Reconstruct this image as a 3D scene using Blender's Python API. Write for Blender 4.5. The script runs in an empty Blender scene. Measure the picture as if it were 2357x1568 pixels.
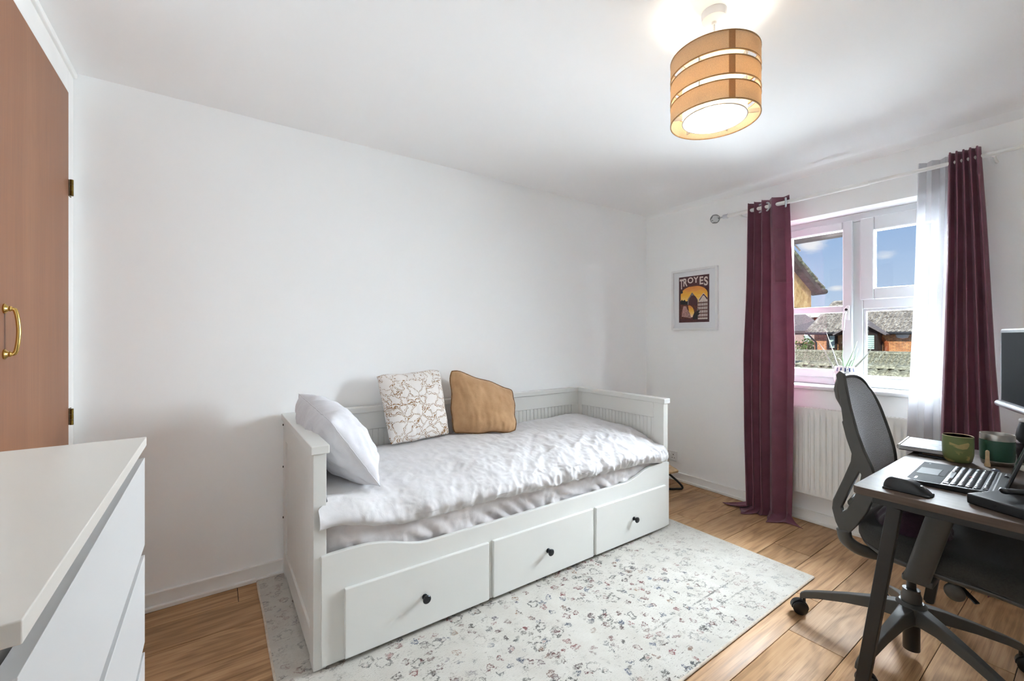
import bpy, bmesh, math, random
from mathutils import Vector, Matrix, noise
random.seed(7)
sc = bpy.context.scene
COL = sc.collection

# ------------------------------------------------------------------ camera, sky, sun, exposure
F_PX, HORIZON, CAM_Z, HEAD = 980.0, 776.0, 1.226, 55.03
cam_d = bpy.data.cameras.new('camera'); cam = bpy.data.objects.new('camera', cam_d); COL.objects.link(cam)
cam_d.sensor_fit = 'HORIZONTAL'; cam_d.sensor_width = 36.0; cam_d.lens = 36.0 * F_PX / 2357.0
cam_d.shift_y = -(784.0 - HORIZON) / 2357.0
cam_d.clip_start = 0.02; cam_d.clip_end = 300
cam.location = (0, 0, CAM_Z); cam.rotation_euler = (math.pi / 2, 0, math.radians(HEAD - 90))
sc.camera = cam
FW = Vector((math.cos(math.radians(HEAD)), math.sin(math.radians(HEAD)), 0))
RT = Vector((FW.y, -FW.x, 0)); UP = Vector((0, 0, 1)); EYE = Vector((0, 0, CAM_Z))
def ray(px, py): return FW + RT * ((px - 1178.5) / F_PX) + UP * ((HORIZON - py) / F_PX)
def onx(px, py, x): d = ray(px, py); return EYE + d * (x / d.x)
def ony(px, py, y): d = ray(px, py); return EYE + d * (y / d.y)
def onz(px, py, z): d = ray(px, py); return EYE + d * ((z - CAM_Z) / d.z)

vs = sc.view_settings
sc.display_settings.display_device = 'sRGB'
vs.view_transform = 'Standard'; vs.look = 'None'; vs.gamma = 1.0; vs.use_curve_mapping = False
vs.exposure = 1.0
sc.cycles.use_denoising = True
sc.cycles.use_adaptive_sampling = True; sc.cycles.adaptive_threshold = .2; sc.cycles.adaptive_min_samples = 30
sc.cycles.max_bounces = 12; sc.cycles.diffuse_bounces = 10; sc.cycles.transparent_max_bounces = 16
sc.cycles.transmission_bounces = 8; sc.cycles.caustics_reflective = False; sc.cycles.caustics_refractive = False
sc.cycles.sample_clamp_indirect = 6.0

world = bpy.data.worlds.new('sky'); sc.world = world; world.use_nodes = True
def build_sky():
    nt = world.node_tree; N = nt.nodes; L = nt.links; N.clear()
    tc = N.new('ShaderNodeTexCoord'); sep = N.new('ShaderNodeSeparateXYZ'); L.new(tc.outputs['Generated'], sep.inputs[0])
    ramp = N.new('ShaderNodeValToRGB'); L.new(sep.outputs['Z'], ramp.inputs[0])
    e = ramp.color_ramp.elements
    e[0].position = 0.0; e[0].color = (0.62, 0.74, 0.90, 1)
    e[1].position = 0.26; e[1].color = (0.24, 0.42, 0.74, 1)
    nz = N.new('ShaderNodeTexNoise'); nz.inputs['Scale'].default_value = 9.0; nz.inputs['Detail'].default_value = 7.0; nz.inputs['Roughness'].default_value = .62
    mp = N.new('ShaderNodeMapping'); mp.inputs['Scale'].default_value = (1, 1, 2.2); L.new(tc.outputs['Generated'], mp.inputs[0]); L.new(mp.outputs[0], nz.inputs['Vector'])
    total = None
    # three small fair-weather clouds plus the loose field they belong to
    for px, py, sx, sz, gain in ((1868, 566, 36, 30, 1.0), (2042, 588, 44, 17, 1.0), (1926, 664, 26, 9, .9), (1845, 690, 26, 9, .6)):
        d = ray(px, py).normalized()
        sub = N.new('ShaderNodeVectorMath'); sub.operation = 'SUBTRACT'; L.new(tc.outputs['Generated'], sub.inputs[0]); sub.inputs[1].default_value = d
        mul = N.new('ShaderNodeVectorMath'); mul.operation = 'MULTIPLY'; L.new(sub.outputs[0], mul.inputs[0])
        k = 980 * 1.3
        mul.inputs[1].default_value = (k / sx, k / sx, k / sz)
        ln = N.new('ShaderNodeVectorMath'); ln.operation = 'LENGTH'; L.new(mul.outputs[0], ln.inputs[0])
        mr = N.new('ShaderNodeMapRange'); L.new(ln.outputs['Value'], mr.inputs[0])
        mr.inputs[1].default_value = 1.25; mr.inputs[2].default_value = 0.0; mr.inputs[3].default_value = 0; mr.inputs[4].default_value = .42 * gain
        if total is None: total = mr.outputs[0]
        else:
            ad = N.new('ShaderNodeMath'); ad.operation = 'ADD'; L.new(total, ad.inputs[0]); L.new(mr.outputs[0], ad.inputs[1]); total = ad.outputs[0]
    ad = N.new('ShaderNodeMath'); ad.operation = 'ADD'; L.new(total, ad.inputs[0]); L.new(nz.outputs['Fac'], ad.inputs[1])
    cl = N.new('ShaderNodeMapRange'); L.new(ad.outputs[0], cl.inputs[0]); cl.inputs[1].default_value = .66; cl.inputs[2].default_value = .92
    mix = N.new('ShaderNodeMix'); mix.data_type = 'RGBA'; L.new(cl.outputs[0], mix.inputs[0]); L.new(ramp.outputs[0], mix.inputs[6]); mix.inputs[7].default_value = (.90, .91, .94, 1)
    bg = N.new('ShaderNodeBackground'); bg.inputs['Strength'].default_value = 0.49; L.new(mix.outputs[2], bg.inputs[0])
    out = N.new('ShaderNodeOutputWorld'); L.new(bg.outputs[0], out.inputs[0])
build_sky()
world.cycles.sampling_method = 'NONE'
sun_d = bpy.data.lights.new('sun', 'SUN'); sun_d.energy = 2.7; sun_d.angle = math.radians(1.0); sun_d.color = (1, .95, .86)
sun = bpy.data.objects.new('sun', sun_d); COL.objects.link(sun); sun.location = (-5, -5, 12)
sun.rotation_euler = Vector((.74, .42, -.62)).to_track_quat('-Z', 'Y').to_euler()
# daylight entering through the window opening
day_d = bpy.data.lights.new('window_daylight', 'AREA'); day_d.shape = 'RECTANGLE'; day_d.size = 3.0; day_d.size_y = 1.15
day_d.energy = 560; day_d.color = (.84, .925, 1.0)
day = bpy.data.objects.new('window_daylight', day_d); COL.objects.link(day); day.location = (4.00, .68, 1.66)
day_d.spread = math.radians(150)
day.rotation_euler = Vector((-1, 0, -.75)).to_track_quat('-Z', 'Z').to_euler()
LAMP_WATTS = 1.8

# ------------------------------------------------------------------ helpers
ORG = {}
def tag(o, label=None, cat=None, group=None, kind=None):
    if label: o['label'] = label
    if cat: o['category'] = cat
    if group: o['group'] = group
    if kind: o['kind'] = kind
    return o
def thing(name, label, cat, loc=(0, 0, 0), rz=0, group=None, kind=None, local=False):
    o = bpy.data.objects.new(name, None); COL.objects.link(o); o.empty_display_size = .1
    o.location = loc; o.rotation_euler = (0, 0, rz)
    ORG[o] = Vector((0, 0, 0)) if local else Vector(loc)
    return tag(o, label, cat, group, kind)
def root_of(o):
    while o.parent: o = o.parent
    return o

class MB:
    def __init__(s): s.v = []; s.f = []
    def add(s, vs_, fs):
        n = len(s.v); s.v += [tuple(p) for p in vs_]; s.f += [tuple(i + n for i in f) for f in fs]; return s
    def box(s, x0, x1, y0, y1, z0, z1):
        v = [(x0, y0, z0), (x1, y0, z0), (x1, y1, z0), (x0, y1, z0), (x0, y0, z1), (x1, y0, z1), (x1, y1, z1), (x0, y1, z1)]
        return s.add(v, [(3, 2, 1, 0), (4, 5, 6, 7), (0, 1, 5, 4), (1, 2, 6, 5), (2, 3, 7, 6), (3, 0, 4, 7)])
    def prism(s, pts, axis, a, b):
        """pts: 2-D outline; axis x: (y,z), y: (x,z), z: (x,y)"""
        def P(p, t): return {'x': (t, p[0], p[1]), 'y': (p[0], t, p[1]), 'z': (p[0], p[1], t)}[axis]
        n = len(pts); v = [P(p, a) for p in pts] + [P(p, b) for p in pts]
        f = [tuple(range(n - 1, -1, -1)), tuple(range(n, 2 * n))] + [(i, (i + 1) % n, n + (i + 1) % n, n + i) for i in range(n)]
        return s.add(v, f)
    def tube(s, path, rad, seg=10, cap=True, flat=None):
        path = [Vector(p) for p in path]; n = len(path)
        if not hasattr(rad, '__len__'): rad = [rad] * n
        rows = []; ref = None
        for i, p in enumerate(path):
            t = (path[min(i + 1, n - 1)] - path[max(i - 1, 0)]).normalized()
            if ref is None: ref = Vector((0, 0, 1)) if abs(t.z) < .9 else Vector((1, 0, 0))
            a = (ref - t * ref.dot(t)).normalized(); b = t.cross(a); ref = a
            k = flat or 1
            rows.append([p + a * math.cos(2 * math.pi * j / seg) * rad[i] + b * math.sin(2 * math.pi * j / seg) * rad[i] * k for j in range(seg)])
        v = [q for r in rows for q in r]; f = []
        for i in range(n - 1):
            for j in range(seg): f.append((i * seg + j, i * seg + (j + 1) % seg, (i + 1) * seg + (j + 1) % seg, (i + 1) * seg + j))
        if cap: f += [tuple(range(seg - 1, -1, -1)), tuple((n - 1) * seg + j for j in range(seg))]
        return s.add(v, f)
    def lathe(s, prof, c=(0, 0, 0), seg=32, sx=1, sy=1, close=False):
        v = []; f = []; n = len(prof)
        for r, z in prof:
            for j in range(seg):
                a = 2 * math.pi * j / seg; v.append((c[0] + r * sx * math.cos(a), c[1] + r * sy * math.sin(a), c[2] + z))
        for i in range(n - 1 if not close else n):
            k = (i + 1) % n
            for j in range(seg): f.append((i * seg + j, i * seg + (j + 1) % seg, k * seg + (j + 1) % seg, k * seg + j))
        if not close:
            if prof[0][0] > 1e-5: f.append(tuple(range(seg - 1, -1, -1)))
            if prof[-1][0] > 1e-5: f.append(tuple((n - 1) * seg + j for j in range(seg)))
        return s.add(v, f)
    def grid(s, fn, nu, nv):
        v = [fn(i / nu, j / nv) for j in range(nv + 1) for i in range(nu + 1)]
        f = [(j * (nu + 1) + i, j * (nu + 1) + i + 1, (j + 1) * (nu + 1) + i + 1, (j + 1) * (nu + 1) + i) for j in range(nv) for i in range(nu)]
        return s.add(v, f)
    def quadbar(s, a, b, w, h, up=(0, 0, 1)):
        a = Vector(a); b = Vector(b); t = (b - a).normalized(); up = Vector(up); x = t.cross(up).normalized(); y = x.cross(t).normalized()
        v = [p + x * sx * w / 2 + y * sy * h / 2 for p in (a, b) for sx, sy in ((-1, -1), (1, -1), (1, 1), (-1, 1))]
        return s.add(v, [(3, 2, 1, 0), (4, 5, 6, 7), (0, 1, 5, 4), (1, 2, 6, 5), (2, 3, 7, 6), (3, 0, 4, 7)])
    def xf(s, m):
        s.v = [tuple(m @ Vector(p)) for p in s.v]; return s
    def build(s, name, mat, parent=None, smooth=False, bevel=0, seg=2, solid=0, sub=0, kind=None, label=None, origin=None, merge=None):
        off = Vector((0, 0, 0))
        if parent is not None: off = ORG.get(root_of(parent), off)
        if origin is not None: off = off + Vector(origin)
        me = bpy.data.meshes.new(name)
        me.from_pydata([tuple(Vector(p) - off) for p in s.v], [], s.f)
        bm = bmesh.new(); bm.from_mesh(me)
        if merge or (merge is None and smooth == 'all'): bmesh.ops.remove_doubles(bm, verts=bm.verts, dist=1e-6)
        bmesh.ops.recalc_face_normals(bm, faces=bm.faces); bm.to_mesh(me); bm.free()
        if smooth:
            for p in me.polygons: p.use_smooth = True
            if smooth != 'all':
                me.set_sharp_from_angle(angle=math.radians(40))
        me.materials.append(mat)
        o = bpy.data.objects.new(name, me); COL.objects.link(o)
        if parent is not None: o.parent = parent
        if origin is not None: o.location = Vector(origin)
        if solid:
            m = o.modifiers.new('t', 'SOLIDIFY'); m.thickness = solid; m.offset = 0
        if bevel:
            m = o.modifiers.new('b', 'BEVEL'); m.width = bevel; m.segments = seg; m.limit_method = 'ANGLE'; m.angle_limit = math.radians(40)
            for p in me.polygons: p.use_smooth = True
            m.harden_normals = True
        if sub:
            m = o.modifiers.new('s', 'SUBSURF'); m.levels = sub; m.render_levels = sub
        return tag(o, label, kind=kind)
def box(*a): return MB().box(*a)
def struct(name, mb, mat, label=None, **k): return tag(mb.build(name, mat, None, **k), label, kind='structure')
def lerp(a, b, t): return a + (b - a) * t
def sstep(a, b, t):
    t = max(0., min(1., (t - a) / (b - a))); return t * t * (3 - 2 * t)
def spline(pts, n):
    """Catmull-Rom through pts, n samples"""
    P = [Vector(p) for p in pts]; P = [P[0] * 2 - P[1]] + P + [P[-1] * 2 - P[-2]]; m = len(P) - 3; out = []
    for k in range(n):
        t = k / (n - 1) * m; i = min(int(t), m - 1); t -= i; a, b, c, d = P[i:i + 4]
        out.append(.5 * ((2 * b) + (c - a) * t + (2 * a - 5 * b + 4 * c - d) * t * t + (3 * b - a - 3 * c + d) * t ** 3))
    return out
def nz(p, s=1.0): return noise.noise(Vector(p) * s)

# ------------------------------------------------------------------ materials
def srgb(r, g, b):
    f = lambda c: (c / 12.92 if c <= .04045 else ((c + .055) / 1.055) ** 2.4)
    return (f(r / 255), f(g / 255), f(b / 255), 1)
MATS = {}
class G:
    """small node-graph helper"""
    def __init__(s, name):
        s.m = bpy.data.materials.new(name); s.m.use_nodes = True; s.t = s.m.node_tree; s.t.nodes.clear()
        s.out = s.t.nodes.new('ShaderNodeOutputMaterial'); s.obj = None
        MATS[name] = s.m
    def n(s, t, **k):
        nd = s.t.nodes.new('ShaderNode' + t)
        for a, b in k.items(): setattr(nd, a, b)
        return nd
    def set(s, sock, v):
        if isinstance(v, bpy.types.NodeSocket): s.t.links.new(v, sock)
        else: sock.default_value = v
    def co(s, kind='Object', scale=(1, 1, 1), rot=(0, 0, 0), loc=(0, 0, 0)):
        tc = s.n('TexCoord'); mp = s.n('Mapping'); s.t.links.new(tc.outputs[kind], mp.inputs[0])
        s.set(mp.inputs['Location'], loc); mp.inputs['Rotation'].default_value = rot; mp.inputs['Scale'].default_value = scale
        return mp.outputs[0]
    def noise(s, vec, scale, detail=4, rough=.5, dist=0):
        nd = s.n('TexNoise'); s.set(nd.inputs['Vector'], vec); nd.inputs['Scale'].default_value = scale; nd.inputs['Detail'].default_value = detail
        nd.inputs['Roughness'].default_value = rough; nd.inputs['Distortion'].default_value = dist; return nd.outputs['Fac']
    def vor(s, vec, scale, feature='F1', out='Distance', rnd=1):
        nd = s.n('TexVoronoi', feature=feature); s.set(nd.inputs['Vector'], vec); nd.inputs['Scale'].default_value = scale
        nd.inputs['Randomness'].default_value = rnd; return nd.outputs[out]
    def wave(s, vec, scale, dist=0, detail=2, dscale=1, typ='BANDS', direction='X'):
        nd = s.n('TexWave', wave_type=typ); s.set(nd.inputs['Vector'], vec)
        if typ == 'BANDS': nd.bands_direction = direction
        nd.inputs['Scale'].default_value = scale; nd.inputs['Distortion'].default_value = dist; nd.inputs['Detail'].default_value = detail
        nd.inputs['Detail Scale'].default_value = dscale; return nd.outputs['Fac']
    def rng(s, v, a, b, c=0., d=1., smooth=False):
        nd = s.n('MapRange'); s.set(nd.inputs[0], v)
        if smooth: nd.interpolation_type = 'SMOOTHSTEP'
        for i, q in enumerate((a, b, c, d)): nd.inputs[i + 1].default_value = q
        return nd.outputs[0]
    def math(s, op, a, b=0.):
        nd = s.n('Math', operation=op); s.set(nd.inputs[0], a); s.set(nd.inputs[1], b); return nd.outputs[0]
    def mix(s, f, a, b, blend='MIX'):
        nd = s.n('Mix', data_type='RGBA', blend_type=blend); s.set(nd.inputs[0], f); s.set(nd.inputs[6], a); s.set(nd.inputs[7], b); return nd.outputs[2]
    def ramp(s, f, stops):
        nd = s.n('ValToRGB'); s.set(nd.inputs[0], f); e = nd.color_ramp.elements
        while len(e) < len(stops): e.new(.5)
        for q, (p, c) in zip(e, stops): q.position = p; q.color = c
        return nd.outputs[0]
    def bump(s, h, strength=.2, dist=.01):
        nd = s.n('Bump'); s.set(nd.inputs['Height'], h); nd.inputs['Strength'].default_value = strength; nd.inputs['Distance'].default_value = dist; return nd.outputs[0]
    def pbr(s, col, rough=.5, metal=0, spec=.5, normal=None, coat=0, sheen=0, trans=0, emit=None, estr=0, ss=0):
        p = s.n('BsdfPrincipled'); s.set(p.inputs['Base Color'], col); s.set(p.inputs['Roughness'], rough); p.inputs['Metallic'].default_value = metal
        p.inputs['Specular IOR Level'].default_value = spec; p.inputs['Coat Weight'].default_value = coat; p.inputs['Coat Roughness'].default_value = .1
        p.inputs['Sheen Weight'].default_value = sheen; p.inputs['Transmission Weight'].default_value = trans
        if normal is not None: s.set(p.inputs['Normal'], normal)
        if emit is not None: s.set(p.inputs['Emission Color'], emit); p.inputs['Emission Strength'].default_value = estr
        return p.outputs[0]
    def end(s, sh): s.t.links.new(sh, s.out.inputs[0]); return s.m
def plain(name, col, rough=.5, metal=0, spec=.5, nscale=0, namt=.06, bump=0, bscale=60, **k):
    g = G(name); c = col; co = g.co()
    if nscale:
        f = g.noise(co, nscale, 1.5); c2 = tuple(max(0, q * (1 - namt * 2)) for q in col[:3]) + (1,)
        c = g.mix(g.rng(f, .35, .65), c2, col)
    nm = g.bump(g.noise(co, bscale, 1), bump) if bump else None
    return g.end(g.pbr(c, rough, metal, spec, nm, **k))

def matte(name, col, nscale, namt):
    g = G(name); d = g.n('BsdfDiffuse'); c2 = tuple(q * (1 - namt * 2) for q in col[:3]) + (1,)
    g.set(d.inputs[0], g.mix(g.rng(g.noise(g.co(), nscale, 0), .35, .65), c2, col)); return g.end(d.outputs[0])
m_wall = matte('white_wall_paint', srgb(250, 251, 251), 1.2, .008)
m_ceil = matte('white_ceiling_paint', srgb(251, 251, 251), 1.5, .006)
m_trim = plain('white_gloss_trim', srgb(243, 242, 239), .38, nscale=6, namt=.03)
m_upvc = plain('white_upvc', srgb(210, 212, 214), .4, nscale=5, namt=.006)
m_sill = plain('white_sill_gloss', srgb(214, 215, 216), .4, nscale=6, namt=.02)
m_bed = plain('white_bed_lacquer', srgb(222, 222, 218), .34, nscale=3, namt=.01)
m_chest = plain('white_chest_foil', srgb(208, 208, 208), .3, nscale=3, namt=.008)
m_chest_top = plain('chest_top_foil', srgb(214, 209, 202), .3, nscale=4, namt=.01)
m_knob = plain('dark_bronze_knob', srgb(46, 48, 52), .35, metal=.6, nscale=30, namt=.1)
m_brass = plain('polished_brass', srgb(214, 178, 104), .18, metal=1, nscale=20, namt=.06)
m_oldbrass = plain('aged_brass', srgb(120, 98, 48), .38, metal=1, nscale=40, namt=.2)
m_black = plain('black_powder_coat', srgb(40, 40, 40), .45, nscale=30, namt=.05, bump=.05, bscale=400)
m_plast = plain('black_plastic', srgb(28, 29, 31), .35, nscale=20, namt=.05)
m_chairframe = plain('charcoal_chair_plastic', srgb(74, 73, 70), .42, nscale=25, namt=.04, bump=.04, bscale=500)
m_rubber = plain('black_rubber', srgb(18, 18, 19), .4, nscale=20, namt=.05)
m_metalgrey = plain('brushed_steel', srgb(176, 172, 165), .28, metal=1, nscale=40, namt=.1)
m_silver = plain('silver_plastic', srgb(205, 207, 212), .28, metal=.3, nscale=20, namt=.03)
m_paper = plain('white_paper', srgb(206, 206, 207), .7, nscale=20, namt=.03)
m_mount = plain('white_mount_board', srgb(232, 233, 236), .8, spec=.2, nscale=20, namt=.01)
m_lightwood = plain('pale_wood', srgb(218, 188, 146), .5, nscale=30, namt=.1)
m_white = plain('white_plastic', srgb(236, 236, 236), .35, nscale=10, namt=.02)
m_radiator = plain('radiator_enamel', srgb(234, 233, 230), .32, nscale=8, namt=.015)
m_dark = plain('dark_brown_matte', srgb(30, 24, 20), .8, nscale=20, namt=.1)  # plain dark brown of the sub-floor and the pot soil
m_screw = plain('screw_dark', srgb(70, 66, 60), .4, metal=.8, nscale=50, namt=.1)
m_slots = plain('socket_slot', srgb(30, 30, 32), .6, nscale=30, namt=.05)

def wood(name, c_dark, c_mid, c_light, axis='x', rough=.42, ring=9.0, tone=.25, streak=30.0, bump=.05, spec=.4):
    g = G(name); oi = g.n('ObjectInfo')
    cmb = g.n('CombineXYZ'); g.set(cmb.inputs[0], g.math('MULTIPLY', oi.outputs['Random'], 37.)); g.set(cmb.inputs[1], g.math('MULTIPLY', oi.outputs['Random'], 91.)); g.set(cmb.inputs[2], g.math('MULTIPLY', oi.outputs['Random'], 13.))
    sc1 = {'x': (.9, 5.0, 5.0), 'z': (6, 6, .5), 'y': (5, .9, 5)}[axis]
    v = g.co('Object', sc1, loc=cmb.outputs[0])
    warp = g.noise(v, 1.1, 3, .55, .3)
    rings = g.math('SINE', g.math('MULTIPLY', warp, ring * 6.283))
    rings = g.rng(rings, -1, 1, 0, 1)
    sc2 = {'x': (1.2, streak, streak), 'z': (streak, streak, 1.2), 'y': (streak, 1.2, streak)}[axis]
    fine = g.noise(g.co('Object', sc2, loc=cmb.outputs[0]), 2.2, 5, .65)
    knots = g.noise(g.co('Object', {'x': (1, 2.4, 2.4), 'z': (2.4, 2.4, 1), 'y': (2.4, 1, 2.4)}[axis], loc=cmb.outputs[0]), 3.0, 3, .6)
    f = g.math('ADD', g.math('MULTIPLY', rings, .20), g.math('MULTIPLY', fine, .80))
    c = g.ramp(f, [(.22, c_dark), (.5, c_mid), (.78, c_light)])
    c = g.mix(g.rng(knots, .60, .74, 0, .55), c, c_dark)
    pores = g.noise(g.co('Object', {'x': (5, 220, 220), 'z': (220, 220, 5), 'y': (220, 5, 220)}[axis], loc=cmb.outputs[0]), 1.0, 2, .6)
    c = g.mix(g.rng(pores, .58, .70, 0, .45), c, c_dark)
    hsv = g.n('HueSaturation'); g.set(hsv.inputs['Color'], c); g.set(hsv.inputs['Value'], g.rng(oi.outputs['Random'], 0, 1, 1 - tone * .5, 1 + tone * .5)); c = hsv.outputs[0]
    return g.end(g.pbr(c, g.rng(fine, 0, 1, rough - .06, rough + .08), spec=spec, normal=g.bump(f, bump, .004)))
m_plank = wood('oak_laminate', srgb(132, 97, 64), srgb(180, 141, 101), srgb(200, 163, 124), 'x', .5, 8.0, .24, 48., .06)
m_veneer = wood('mahogany_veneer', srgb(130, 86, 60), srgb(146, 100, 72), srgb(160, 114, 84), 'z', .45, 1.2, .0, 55., .02)
m_desk = wood('grey_brown_oak_laminate', srgb(58, 46, 38), srgb(86, 72, 63), srgb(106, 93, 84), 'y', .58, 3.0, .0, 24., .04, spec=.32)

def fabric(name, col, col2, scale=60, rough=.9, bump=.25, sheen=.2, weave=900, wr=0):
    g = G(name); co = g.co()
    c = g.mix(g.rng(g.noise(co, scale, 5, .6), .3, .7), col2, col)
    w = g.noise(co, weave, 2)
    h = w
    if wr: h = g.math('ADD', g.math('MULTIPLY', w, .25), g.math('MULTIPLY', g.noise(co, wr, 6, .6, .6), 1.2))
    return g.end(g.pbr(c, rough, spec=.25, normal=g.bump(h, bump, .004), sheen=sheen))
m_sheet = fabric('white_cotton', srgb(216, 214, 216), srgb(207, 205, 205), 14, .8, .35, .1, 800, 22)
m_mattsheet = fabric('grey_white_sheet', srgb(224, 220, 220), srgb(212, 207, 207), 12, .85, .4, .1, 800, 18)
m_pillow = fabric('white_pillow_cotton', srgb(218, 217, 221), srgb(212, 211, 216), 14, .8, .6, .1, 800, 16)
m_linen = fabric('caramel_linen', srgb(196, 158, 118), srgb(176, 138, 100), 9, .9, .5, .15, 500, 30)
m_piping = fabric('dark_caramel_piping', srgb(140, 100, 58), srgb(108, 76, 44), 60, .9)
def mk_curtain():
    g = G('plum_satin_weave'); co = g.co(); c = g.mix(g.rng(g.noise(co, 10, 3, .6), .3, .7), srgb(116, 70, 84), srgb(132, 82, 98))
    p = g.pbr(c, .45, spec=.25, normal=g.bump(g.noise(co, 900, 1), .10, .004), sheen=.3); t = g.n('BsdfTranslucent'); t.inputs[0].default_value = srgb(160, 98, 124)
    m = g.n('MixShader'); m.inputs[0].default_value = .16; g.set(m.inputs[1], p); g.set(m.inputs[2], t.outputs[0]); return g.end(m.outputs[0])
m_curtain = mk_curtain()
m_garment = fabric('plum_knit', srgb(62, 34, 52), srgb(46, 24, 38), 40, .95, .5, .3, 300)
m_seat = fabric('dark_grey_upholstery', srgb(62, 61, 58), srgb(48, 47, 45), 200, .9, .3, .1, 900)
m_mesh = None
def mk_mesh():
    g = G('grey_chair_mesh'); co = g.co()
    w = g.wave(g.co(scale=(1, 1, 1)), 60, 6, 3, 2.0, direction='Z')
    c = g.mix(w, srgb(160, 166, 176), srgb(216, 221, 230))
    return g.end(g.pbr(c, .62, spec=.35, normal=g.bump(g.math('ADD', w, g.noise(co, 700, 2)), .3, .003), sheen=.3))
m_mesh = mk_mesh()

def mk_sheer():
    g = G('sheer_voile'); co = g.co()
    d = g.n('BsdfDiffuse'); d.inputs[0].default_value = srgb(236, 236, 239)
    t = g.n('BsdfTranslucent'); t.inputs[0].default_value = srgb(136, 137, 141)
    tr = g.n('BsdfTransparent')
    a = g.n('MixShader'); a.inputs[0].default_value = .35; g.set(a.inputs[1], d.outputs[0]); g.set(a.inputs[2], t.outputs[0])
    b = g.n('MixShader'); g.set(b.inputs[0], g.rng(g.noise(co, 900, 2), .3, .7, .10, .18)); g.set(b.inputs[1], a.outputs[0]); g.set(b.inputs[2], tr.outputs[0])
    return g.end(b.outputs[0])
m_sheer = mk_sheer()
def mk_shade(name, col, tl=.55, tp=.2, dots=500):
    g = G(name); co = g.co()
    w = g.noise(co, dots, 3)
    c = g.mix(g.rng(w, .35, .65), tuple(q * .84 for q in col[:3]) + (1,), col)
    d = g.n('BsdfDiffuse'); g.set(d.inputs[0], c); t = g.n('BsdfTranslucent'); g.set(t.inputs[0], c); tr = g.n('BsdfTransparent'); tr.inputs[0].default_value = (1, .96, .9, 1)
    a = g.n('MixShader'); a.inputs[0].default_value = tl; g.set(a.inputs[1], d.outputs[0]); g.set(a.inputs[2], t.outputs[0])
    b = g.n('MixShader'); b.inputs[0].default_value = tp; g.set(b.inputs[1], a.outputs[0]); g.set(b.inputs[2], tr.outputs[0])
    return g.end(b.outputs[0])
m_shade = mk_shade('tan_lampshade_linen', srgb(252, 238, 218), .74, .06)
m_shade_in = mk_shade('cream_inner_lampshade', srgb(252, 244, 226), .6, .15)
m_lining = mk_shade('cream_band_lining', srgb(250, 238, 222), .55, .08)
m_shade_seam = mk_shade('tan_lampshade_overlap', srgb(200, 160, 118), .45, .0)
m_shade_trim = plain('tan_shade_trim', srgb(176, 138, 92), .8, nscale=80, namt=.1)
m_clear = None
def mk_glass(name, tint=(1, 1, 1, 1), refl=.06, rough=.02):
    g = G(name); tr = g.n('BsdfTransparent'); tr.inputs[0].default_value = tint
    gl = g.n('BsdfGlossy'); gl.inputs['Roughness'].default_value = rough
    lw = g.n('LayerWeight'); lw.inputs[0].default_value = .25
    b = g.n('MixShader'); g.set(b.inputs[0], g.rng(lw.outputs['Fresnel'], 0, 1, refl * .5, refl * 4)); g.set(b.inputs[1], tr.outputs[0]); g.set(b.inputs[2], gl.outputs[0])
    return g.end(b.outputs[0])
m_glass = mk_glass('window_glass', (.98, .99, .99, 1), .03)
m_finial = mk_glass('faceted_acrylic', (.86, .86, .86, 1), .3, .05)

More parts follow.
